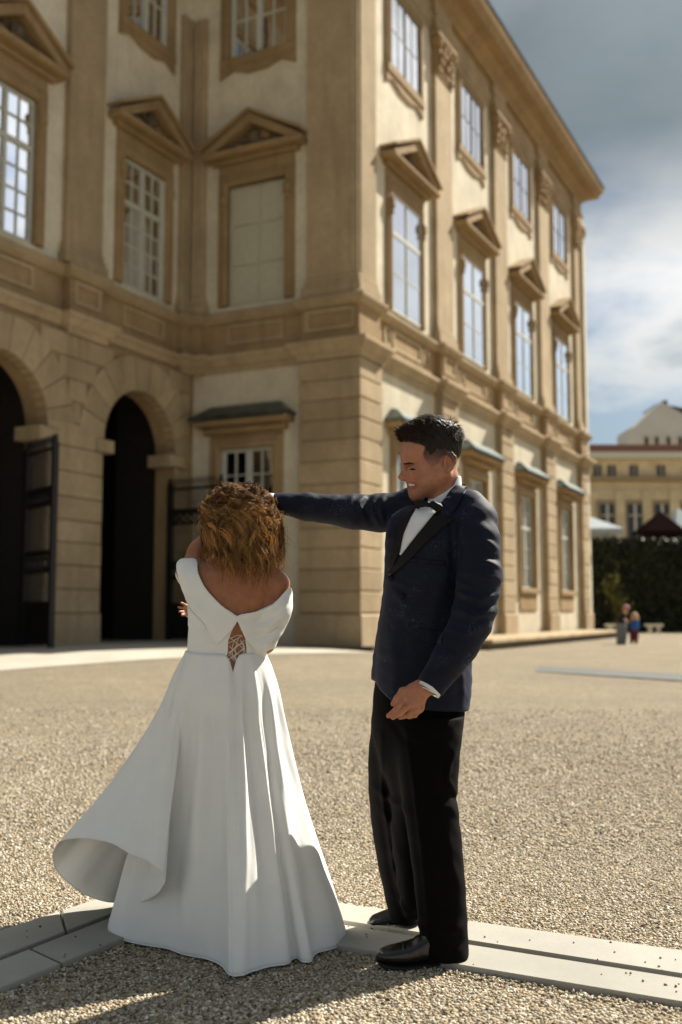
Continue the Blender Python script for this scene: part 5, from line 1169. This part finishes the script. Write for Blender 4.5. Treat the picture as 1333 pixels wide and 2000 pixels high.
# ------------------------------------------------------------------ curly hair
def bride_hair():
    s = SDF(b(380, 1160) + [0, -.2, 0], b(570, 935) + [0, .2, 0], .005)
    s.ell(b(468, 1026, 0), (.094, .106, .106)); s.ell(b(478, 1072, -.01), (.098, .088, .066), .04); s.ell(b(446, 1050, 0), (.060, .085, .07), .04); s.ell(b(508, 1060, 0), (.055, .080, .07), .04)
    s.add_field(lambda x, y, z: .004 * np.sin(70 * x + 20 * z) * np.sin(50 * z + 40 * y) + .002 * np.sin(160 * x + 50 * z))
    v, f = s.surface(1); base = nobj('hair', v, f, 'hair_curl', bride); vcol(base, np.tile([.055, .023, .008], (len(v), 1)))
    r = np.random.default_rng(5); NL, KS, m = 220, 14, 35; n = NL * KS; lk = np.repeat(np.arange(NL), KS)
    C0 = b(468, 1016, .0)
    # locks leave the scalp, swell out and fall; each lock is a bundle that curls together
    az = r.uniform(-math.pi, math.pi, NL); az = np.where((np.sin(az) > .5) & (r.random(NL) < .8), -az, az); el = np.arcsin(r.uniform(.0, 1, NL))
    D = np.stack([np.cos(az) * np.cos(el), np.sin(az) * np.cos(el), np.sin(el)], 1); root = C0 + D * np.array([.088, .10, .112])
    azf = az + r.normal(0, .22, NL); cxs = np.cos(azf); O = np.stack([cxs, np.sin(azf), np.zeros(NL)], 1); Ta = np.stack([-np.sin(azf), cxs, np.zeros(NL)], 1)
    rad = .080 + .062 * r.random(NL) ** .7; end = np.array([b(476, 1100)[0], YB - .005, 0]) + O * rad[:, None] * np.array([1.06, 1, 1])
    ylow = 1116 + 32 * np.exp(-((cxs - .2) / .5) ** 2) - 26 * np.clip(-cxs - .2, 0, 1) + r.normal(0, 10, NL); short = r.random(NL) ** 1.6 * 75 * (el > .15); end[:, 2] = [b(470, q)[2] for q in ylow - short]
    sh = C0 + O * np.array([.150, .146, 0]) * (.78 + .28 * r.random((NL, 1))); sh[:, 2] = C0[2] + .030 + .070 * D[:, 2] - .045 * r.random(NL)
    t = np.linspace(0, 1, m)[None] * r.uniform(.80, 1.03, n)[:, None]; T3 = t[..., None]; A3 = 1 - T3
    S = A3 ** 3 * root[lk][:, None] + 3 * A3 ** 2 * T3 * (root + D * .042)[lk][:, None] + 3 * A3 * T3 ** 2 * sh[lk][:, None] + T3 ** 3 * end[lk][:, None]
    turns = r.uniform(2.2, 4.0, NL)[lk] + r.normal(0, .10, n); ph = r.uniform(0, 6.28, NL)[lk] + r.normal(0, .25, n); amp = (.0095 + .0110 * r.random(NL))[lk] * (.85 + .3 * r.random(n)); sg = np.where(r.random(NL) < .5, -1, 1)[lk]
    w = ph[:, None] + sg[:, None] * 2 * math.pi * turns[:, None] * t ** 1.35; A = amp[:, None] * sstep(.04, .45, t)
    S = S + Ta[lk][:, None] * (A * np.cos(w))[..., None] + (O * .75 + np.array([0, 0, .55]))[lk][:, None] * (A * np.sin(w))[..., None]
    off = r.normal(0, 1, (n, 2)); sp = (.0030 + .0026 * r.random(NL))[lk]; fr = 2.8 - 2.1 * sstep(0, .5, t) + .5 * sstep(.85, 1, t)
    S = S + Ta[lk][:, None] * (off[:, :1] * sp[:, None] * fr)[..., None] + (O * .6 + np.array([0, 0, .7]))[lk][:, None] * (off[:, 1:] * sp[:, None] * fr)[..., None]
    fly = r.random(n) < .10; S[fly] += np.cumsum(r.normal(0, .0020, S[fly].shape), 1) + (S[fly] - C0) * (.10 * t[fly])[..., None]
    R = np.where(fly, .0005, .00105)[:, None] * (1 - .6 * t ** 4) * (.75 + .5 * r.random((n, 1))); V, Q = strands(S, R)
    o = nobj('curls', V, Q, 'hair_curl', base)
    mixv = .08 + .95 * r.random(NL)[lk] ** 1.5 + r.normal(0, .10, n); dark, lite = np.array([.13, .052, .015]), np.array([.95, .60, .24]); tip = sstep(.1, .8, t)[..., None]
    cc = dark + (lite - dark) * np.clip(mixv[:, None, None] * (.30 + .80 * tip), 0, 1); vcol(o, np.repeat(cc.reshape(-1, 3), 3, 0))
bride_hair()
# ================================================================== loose gravel near the viewer
def pebble_mat():
    t = NT('pebble'); a = t.n('ShaderNodeVertexColor'); a.layer_name = 'tint'
    t.set(Base_Color=t.mix(1.0, a.outputs[0], t.ramp(t.noise(160, 3), [(.3, (.85, .85, .85)), (.7, (1.1, 1.1, 1.1))]), 'MULTIPLY'), Roughness=.85); t.b.inputs['Specular IOR Level'].default_value = .25
pebble_mat()
STRIPS = [np.array([G(*q)[:2] for q in P]) for P in ([(313, 1725), (1640, 1912), (1640, 2023), (340, 1803)], [(-330, 1940), (313, 1725), (340, 1803), (-330, 2079)])]
PEB = np.array([(.13, .10, .075), (.29, .235, .165), (.39, .315, .22), (.48, .405, .295), (.55, .48, .365), (.62, .565, .46), (.72, .68, .60), (.33, .315, .29), (.44, .31, .17)]); PW = np.array([.05, .14, .2, .22, .16, .1, .04, .05, .04])
def pebbles(n, y0, y1, rad, prim, seed, stray=0):
    r = np.random.default_rng(seed); Y = np.sqrt(r.uniform(y0 ** 2, y1 ** 2, n)); X = r.uniform(-1, 1, n) * (.36 * Y + .45)
    d = np.minimum(*[poly_sd(X, Y, S) for S in STRIPS])
    keep = (d > .004) | (r.random(n) < .0011 * stray * (.3 + 2.4 * (np.sin(X * 7.3 + 1) * np.sin(Y * 5 + X * 3) > .25))); on = d < .004; X, Y, on, d = X[keep], Y[keep], on[keep], d[keep]; n = len(X)
    R = rad * r.uniform(.65, 1.35, n) * np.where(on, .75, 1); Z = np.where(on, .022 + R * .4, -.002 + r.uniform(0, .45, n) * rad + gz(X, Y)); Z += np.where((~on) & (d < .05), .006 * r.random(n), 0)
    if prim == 20:
        g = (1 + 5 ** .5) / 2; v = np.array([(-1, g, 0), (1, g, 0), (-1, -g, 0), (1, -g, 0), (0, -1, g), (0, 1, g), (0, -1, -g), (0, 1, -g), (g, 0, -1), (g, 0, 1), (-g, 0, -1), (-g, 0, 1)]) / math.sqrt(1 + g * g)
        f = np.array([(0, 11, 5), (0, 5, 1), (0, 1, 7), (0, 7, 10), (0, 10, 11), (1, 5, 9), (5, 11, 4), (11, 10, 2), (10, 7, 6), (7, 1, 8), (3, 9, 4), (3, 4, 2), (3, 2, 6), (3, 6, 8), (3, 8, 9), (4, 9, 5), (2, 4, 11), (6, 2, 10), (8, 6, 7), (9, 8, 1)])
    else:
        v = np.array([(1, 0, 0), (-1, 0, 0), (0, 1, 0), (0, -1, 0), (0, 0, 1), (0, 0, -1)], float); f = np.array([(0, 2, 4), (2, 1, 4), (1, 3, 4), (3, 0, 4), (2, 0, 5), (1, 2, 5), (3, 1, 5), (0, 3, 5)])
    k = len(v); sc = np.stack([r.uniform(.8, 1.35, n), r.uniform(.75, 1.1, n), r.uniform(.55, .85, n)], 1) * R[:, None]
    q = r.normal(size=(n, 4)); q[:, 1:3] *= .35; q /= np.linalg.norm(q, axis=1)[:, None]; w, x, y, z = q.T
    M = np.stack([1 - 2 * (y * y + z * z), 2 * (x * y - z * w), 2 * (x * z + y * w), 2 * (x * y + z * w), 1 - 2 * (x * x + z * z), 2 * (y * z - x * w), 2 * (x * z - y * w), 2 * (y * z + x * w), 1 - 2 * (x * x + y * y)], 1).reshape(n, 3, 3)
    V = np.einsum('nij,nkj->nki', M, v[None] * sc[:, None, :] * r.uniform(.85, 1.12, (n, k, 1))) + np.stack([X, Y, Z], 1)[:, None, :]
    Fq = (f[None] + (np.arange(n) * k)[:, None, None]).reshape(-1, 3); c = PEB[r.choice(9, n, p=PW)] * r.uniform(.78, 1.12, (n, 1))
    c = np.where(on[:, None], c * .72, c); return V.reshape(-1, 3), Fq, np.repeat(c, k, 0)
out = [pebbles(20000, 2.55, 3.3, .0062, 20, 1, 6), pebbles(21000, 3.3, 3.9, .0063, 8, 6, 6), pebbles(36000, 3.9, 5.2, .0069, 8, 2, 6), pebbles(38000, 5.2, 7.6, .0092, 8, 3, 6), pebbles(18000, 7.6, 9.6, .0115, 8, 4), pebbles(6000, 9.4, 12.5, .0125, 8, 5)]
V, Q = joinm([(a, b_) for a, b_, _ in out]); po = nobj('gravel', V, Q, 'pebble'); vcol(po, np.concatenate([c for _, _, c in out])); tag(po, 'loose beige and grey pebbles covering the court', 'gravel', kind='stuff')
# ================================================================== beyond the palace
stone_mat('far_plaster', (.80, .66, .42), .12); simple('far_trim', (.66, .62, .50), .8, .05); simple('far_roof', (.16, .075, .055), .8, .2); simple('grey_plaster', (.50, .51, .50), .85, .06, .3); simple('slate', (.07, .065, .065), .7, .2)
simple('far_glass', (.03, .032, .035), .1, .1); simple('white_awning', (.42, .46, .48), .9, .04, 6, .1); simple('dark_tent', (.016, .009, .008), 1.0, .1, 6, 0); simple('far_frame', (.34, .25, .15), .8, .1)
def pbox(name, px0, px1, y0, y1, Y, depth, mat, parent, proud=0.0):
    a, b_ = PY(px0, y1, Y), PY(px1, y0, Y); m = MB(); m.box(a[0], b_[0], Y - proud, Y + depth, a[2], b_[2]); return m.build(name, mat, parent)
YF = 112.0
town = empty('town_house', [PY(1290, 1200, YF)[0], YF, 0], 'long cream town building with small attic windows beyond the hedge', 'building')
m = MB(); a, b_ = PY(1120, 1200, YF), PY(1750, 897, YF); m.box(a[0], b_[0], YF, YF + 14, 0, b_[2]); m.build('wall', 'far_plaster', town)
pbox('roof', 1118, 1760, 868, 886, YF + 2, 12, 'far_roof', town); pbox('cornice', 1116, 1760, 885, 897.5, YF, 12, 'far_trim', town, 1.0); pbox('cornice', 1116, 1760, 932, 941, YF, .6, 'far_frame', town, .9); pbox('frieze', 1116, 1760, 955, 957, YF, .6, 'far_trim', town, .25)
for i, c in enumerate((1140, 1167, 1195, 1238, 1291, 1345, 1398, 1450)):
    w = pbox('window', c - 8, c + 8, 908, 931, YF, .3, 'far_frame', town, .12); pbox('pane', c - 6.5, c + 6.5, 910, 930, YF, .2, 'far_glass', w, .18); pbox('glazing_bar', c - .6, c + .6, 910, 930, YF, .2, 'far_trim', w, .24)
for c in (1132, 1186, 1240, 1293, 1346, 1400, 1453):
    w = pbox('window', c - 19, c + 19, 977, 1060, YF, .3, 'far_frame', town, .2); pbox('pane', c - 13, c + 13, 985, 1058, YF, .2, 'far_glass', w, .26); pbox('mullion', c - 1.2, c + 1.2, 985, 1058, YF, .2, 'far_trim', w, .34); pbox('transom', c - 13, c + 13, 1006, 1008, YF, .2, 'far_trim', w, .33)
for c in (1213, 1266, 1320, 1373): pbox('pilaster', c - 6, c + 6, 958, 1200, YF, .3, 'far_plaster', town, .3)
YG = 150.0
gab = empty('gable_house', [PY(1290, 1200, YG)[0], YG, 0], 'pale grey plaster gable wall rising behind the town building', 'building')
P_ = [PY(x, y, YG)[[0, 2]] for x, y in ((1227, 1000), (1227, 838), (1240, 834), (1260, 815), (1292, 784), (1330, 806), (1380, 838), (1392, 1000))]; m = MB(); m.prism([tuple(p) for p in P_], YG, YG + 6); m.build('wall', 'grey_plaster', gab)
P_ = [PY(x, y, YG)[[0, 2]] for x, y in ((1290, 784), (1304, 784), (1306, 776), (1312, 776), (1313, 786), (1400, 800), (1480, 850), (1480, 880), (1380, 842))]; m = MB(); m.prism([tuple(p) for p in P_], YG + 2, YG + 9); m.build('roof', 'slate', gab)
for c in (1262, 1282, 1305, 1328): w = pbox('window', c - 5, c + 5, 852, 868, YG, .4, 'far_trim', gab, .3); pbox('pane', c - 3.5, c + 3.5, 854, 868, YG, .3, 'far_glass', w, .4)
# hedge
YE = 60.0
def leaf_mat(name, col, tr=.3):
    t = NT(name); oi = t.n('ShaderNodeVertexColor'); oi.layer_name = 'tint'; c = t.mix(1.0, (*col, 1), oi.outputs[0], 'MULTIPLY'); t.set(Base_Color=c, Roughness=.55); t.b.inputs['Specular IOR Level'].default_value = .25
    x = t.n('ShaderNodeBsdfTranslucent'); t.l(c, x.inputs[0]); ms = t.n('ShaderNodeMixShader'); ms.inputs[0].default_value = tr; t.l(t.b.outputs[0], ms.inputs[1]); t.l(x.outputs[0], ms.inputs[2]); t.l(ms.outputs[0], t.out.inputs[0])
leaf_mat('hedge_leaf', (.016, .020, .007), .06); leaf_mat('sunny_leaf', (.20, .19, .05), .4); simple('hedge_core', (.006, .007, .004), .95, .3); simple('bark', (.06, .045, .03), .9, .3)
def leaves(P_, N_, size, r):
    n = len(P_); t1 = np.cross(N_, r.normal(size=(n, 3))); t1 /= np.linalg.norm(t1, axis=1)[:, None]; t2 = np.cross(N_, t1); s = size * r.uniform(.6, 1.3, (n, 1))
    V = np.stack([P_ - t1 * s, P_ + t2 * s * .5 + N_ * s * .12, P_ + t1 * s, P_ - t2 * s * .5 + N_ * s * .12], 1).reshape(-1, 3); return V, np.arange(4 * n).reshape(n, 4)
r = np.random.default_rng(9); hx0, hx1 = PY(1140, 1200, YE)[0], PY(1760, 1200, YE)[0]; hz1 = PY(1200, 1052, YE)[2]
hedge = empty('hedge', [(hx0 + hx1) / 2, YE, 0], 'tall dark clipped hedge closing the court beyond the palace', 'hedge')
m = MB(); m.box(hx0, hx1, YE + .1, YE + 2.2, -.1, hz1 - .12); m.build('branches', 'hedge_core', hedge)
n = 15000; side = r.random(n) < .82; P_ = np.stack([r.uniform(hx0, hx1, n), np.where(side, YE + r.normal(0, .09, n), YE + r.uniform(0, 2.2, n)), np.where(side, r.uniform(0, hz1, n), hz1 - .08 + r.normal(0, .07, n))], 1); N_ = np.where(side[:, None], np.array([0, -1, .25]), np.array([0, -.1, 1])) + r.normal(0, .55, (n, 3)); N_ /= np.linalg.norm(N_, axis=1)[:, None]
V, Q = leaves(P_, N_, .15, r); o = nobj('foliage', V, Q, 'hedge_leaf', hedge, smooth=False); vcol(o, np.repeat(r.uniform(.55, 1.5, (n, 1)) * np.array([[1, 1, 1]]), 4, 0)); o['kind'] = 'stuff'
c0 = G(1208, 1236); shrub = empty('shrub', [c0[0], YE - 1.3, 0], 'slim added shrub, sunlit yellow-green by leaf colour, in front of the dark hedge', 'shrub')  # added for a sunlit patch on the hedge; sunlight is in the leaf colour
cx, cz = PY(1206, 1175, YE - 1.3)[[0, 2]]; n = 520; P_ = np.stack([cx + r.normal(0, .26, n), YE - 1.3 + r.normal(0, .25, n), cz + r.normal(0, .75, n)], 1); P_[:, 0] += .3 * np.sin(P_[:, 2] * 1.7); P_ = P_[P_[:, 2] > .3]; N_ = r.normal(size=P_.shape); N_ /= np.linalg.norm(N_, axis=1)[:, None]
V, Q = leaves(P_, N_, .13, r); o = nobj('foliage', V, Q, 'sunny_leaf', shrub, smooth=False); vcol(o, np.repeat(r.uniform(.3, 1.2, (len(P_), 1)) * np.array([[1, 1, 1]]), 4, 0)); o['kind'] = 'stuff'
for k in range(4): v, f = tube([[cx + .06 * k, YE - 1.3, 0], [cx + r.normal(0, .1), YE - 1.3, 1.0], [cx + r.normal(0, .25), YE - 1.3, cz + .6]], [.03, .022, .008], 6); obj('stem', v, f, 'bark', shrub, True)
# roofs of tents behind the hedge
def tent(name, apex, base, Y, half, mat, label, cat='tent'):
    A = PY(*apex, Y); l, r_ = PY(base[0], base[2], Y), PY(base[1], base[2], Y); zb = l[2]; root = empty(name, [A[0], Y, 0], label, cat, 'tents behind the hedge')
    m = MB(); m.add([(l[0], Y - half, zb), (r_[0], Y - half, zb), (r_[0], Y + half, zb), (l[0], Y + half, zb), (A[0], Y, A[2]), (l[0], Y - half, zb - .35), (r_[0], Y - half, zb - .35), (r_[0], Y + half, zb - .35), (l[0], Y + half, zb - .35)], [(0, 1, 4), (1, 2, 4), (2, 3, 4), (3, 0, 4), (0, 5, 6, 1), (1, 6, 7, 2), (2, 7, 8, 3), (3, 8, 5, 0)]); m.build('canopy', mat, root)
    for x in (l[0] + .1, r_[0] - .1):
        for y in (Y - half + .1, Y + half - .1): m = MB(); m.box(x - .05, x + .05, y - .05, y + .05, 0, zb - .3); m.build('pole', mat, root)
tent('market_tent', (1290, 998), (1246, 1325, 1040), 74, 1.8, 'dark_tent', 'dark pointed tent roof showing above the hedge')
tent('market_tent', (1150, 1008), (1100, 1203, 1036), 80, 2.2, 'white_awning', 'pale awning roof beside the palace corner above the hedge')
tent('market_tent', (1322, 992), (1302, 1420, 1046), 82, 2.4, 'white_awning', 'pale awning roof right of the dark tent above the hedge')
# stone benches
def bench(px, py, label):
    c = G(px, py); root = empty('bench', [c[0], c[1], 0], label, 'bench', 'stone benches along the hedge'); m = MB(); m.box(c[0] - .45, c[0] + .45, c[1] - .22, c[1] + .22, .36, .50); m.build('seat', 'far_trim', root)
    for e in (-.22, .22): m = MB(); m.prism([(c[0] + e - .1, 0), (c[0] + e + .1, 0), (c[0] + e + .07, .36), (c[0] + e - .07, .36)], c[1] - .18, c[1] + .18); m.build('leg', 'far_trim', root)
bench(1278, 1237, 'pale stone bench at the foot of the hedge, right of the two visitors'); bench(1200, 1237, 'pale stone bench at the foot of the hedge, left behind the visitors')
# metal drain grate on the ground
simple('zinc', (.15, .175, .19), .8, .12, 8, .15, 0)
g0, g1, g2, g3 = [G(*q) for q in ((1050, 1303), (1420, 1323), (1432, 1338), (1046, 1313))]; root = empty('drain_grate', (g0 + g2) / 2, 'long grey metal drain grate lying in the gravel', 'grate')
fr_ = [p + np.array([0, 0, .006]) for p in (g0, g1, g2, g3)]; obj('plate', fr_ + [p + np.array([0, 0, .014]) for p in fr_], [(0, 1, 5, 4), (1, 2, 6, 5), (2, 3, 7, 6), (3, 0, 4, 7), (4, 5, 6, 7)], 'zinc', root)
for k in range(6):
    t0, t1 = (k + .32) / 6, (k + .68) / 6; z = np.array([0, 0, .021]); q = lambda s_, t_: (g0 + (g1 - g0) * s_) * (1 - t_) + (g3 + (g2 - g3) * s_) * t_ + z
    obj('slot', [q(.01, t0), q(.99, t0), q(.99, t1), q(.01, t1)], [(0, 1, 2, 3)], 'dark_stone', root)
# ================================================================== two visitors in the distance
simple('grey_trousers', (.17, .18, .20), .9); simple('black_top', (.015, .013, .014), .9); simple('blue_top', (.02, .10, .34), .8); simple('wine_cloth', (.10, .015, .03), .9); simple('far_skin', (.48, .27, .18), .6); simple('pink_hat', (.42, .20, .20), .8); simple('fair_hair', (.50, .36, .20), .7); simple('dark_cloth', (.02, .02, .025), .9)
YV = 37.5
def v_(x, y, d=0.0): return PY(x, y, YV + d)
def blobby(pts_list, h=.02):
    P_ = np.concatenate([np.array(p) for p, _ in pts_list]); s = SDF(P_.min(0) - .25, P_.max(0) + .25, h)
    for p, r_ in pts_list: s.chain(p, r_, .05)
    return s.surface(1)
def visitor(label, base, parts):
    root = empty('person', v_(*base), label, 'person', 'visitors in the distance'); root.location.z = 0.0
    for name, mat, pl in parts: v, f = blobby(pl); nobj(name, v, f, mat, root)
visitor('distant person in black top and wide grey trousers bending to the right', (1214, 1257), [
    ('body', 'far_skin', [([v_(1218, 1203), v_(1222, 1196), v_(1223, 1190)], [.07, .07, .095]), ([v_(1212, 1206, -.1), v_(1222, 1212, -.15), v_(1230, 1216, -.1)], [.05, .045, .035]), ([v_(1211, 1252), v_(1210, 1256)], [.04, .04]), ([v_(1218, 1252), v_(1217, 1256)], [.04, .04]), ([v_(1214, 1230), v_(1215, 1205)], [.09, .09])]),
    ('hat', 'pink_hat', [([v_(1222, 1187), v_(1224, 1187)], [.11, .11])]),
    ('top', 'black_top', [([v_(1214, 1222), v_(1214, 1212), v_(1217, 1204)], [.15, .16, .12]), ([v_(1210, 1206, -.1), v_(1216, 1211, -.16)], [.075, .065])]),
    ('trousers', 'grey_trousers', [([v_(1213, 1222), v_(1211, 1240), v_(1210, 1254)], [.17, .12, .11]), ([v_(1216, 1222), v_(1218, 1240), v_(1218, 1254)], [.16, .12, .10])])])
visitor('distant fair-haired child in blue top beside the person in grey trousers', (1240, 1257), [
    ('body', 'far_skin', [([v_(1238, 1204), v_(1236, 1208)], [.09, .07]), ([v_(1235, 1250), v_(1234, 1256)], [.04, .04]), ([v_(1243, 1250), v_(1243, 1256)], [.04, .04]), ([v_(1238, 1230), v_(1238, 1208)], [.09, .07])]),
    ('hair', 'fair_hair', [([v_(1240, 1202), v_(1244, 1208)], [.11, .09])]),
    ('top', 'blue_top', [([v_(1239, 1228), v_(1240, 1216)], [.14, .13]), ([v_(1245, 1216), v_(1247, 1226)], [.06, .05])]),
    ('trousers', 'wine_cloth', [([v_(1236, 1230), v_(1235, 1242), v_(1234, 1254)], [.12, .08, .06]), ([v_(1241, 1230), v_(1243, 1242), v_(1243, 1254)], [.12, .08, .06])])])
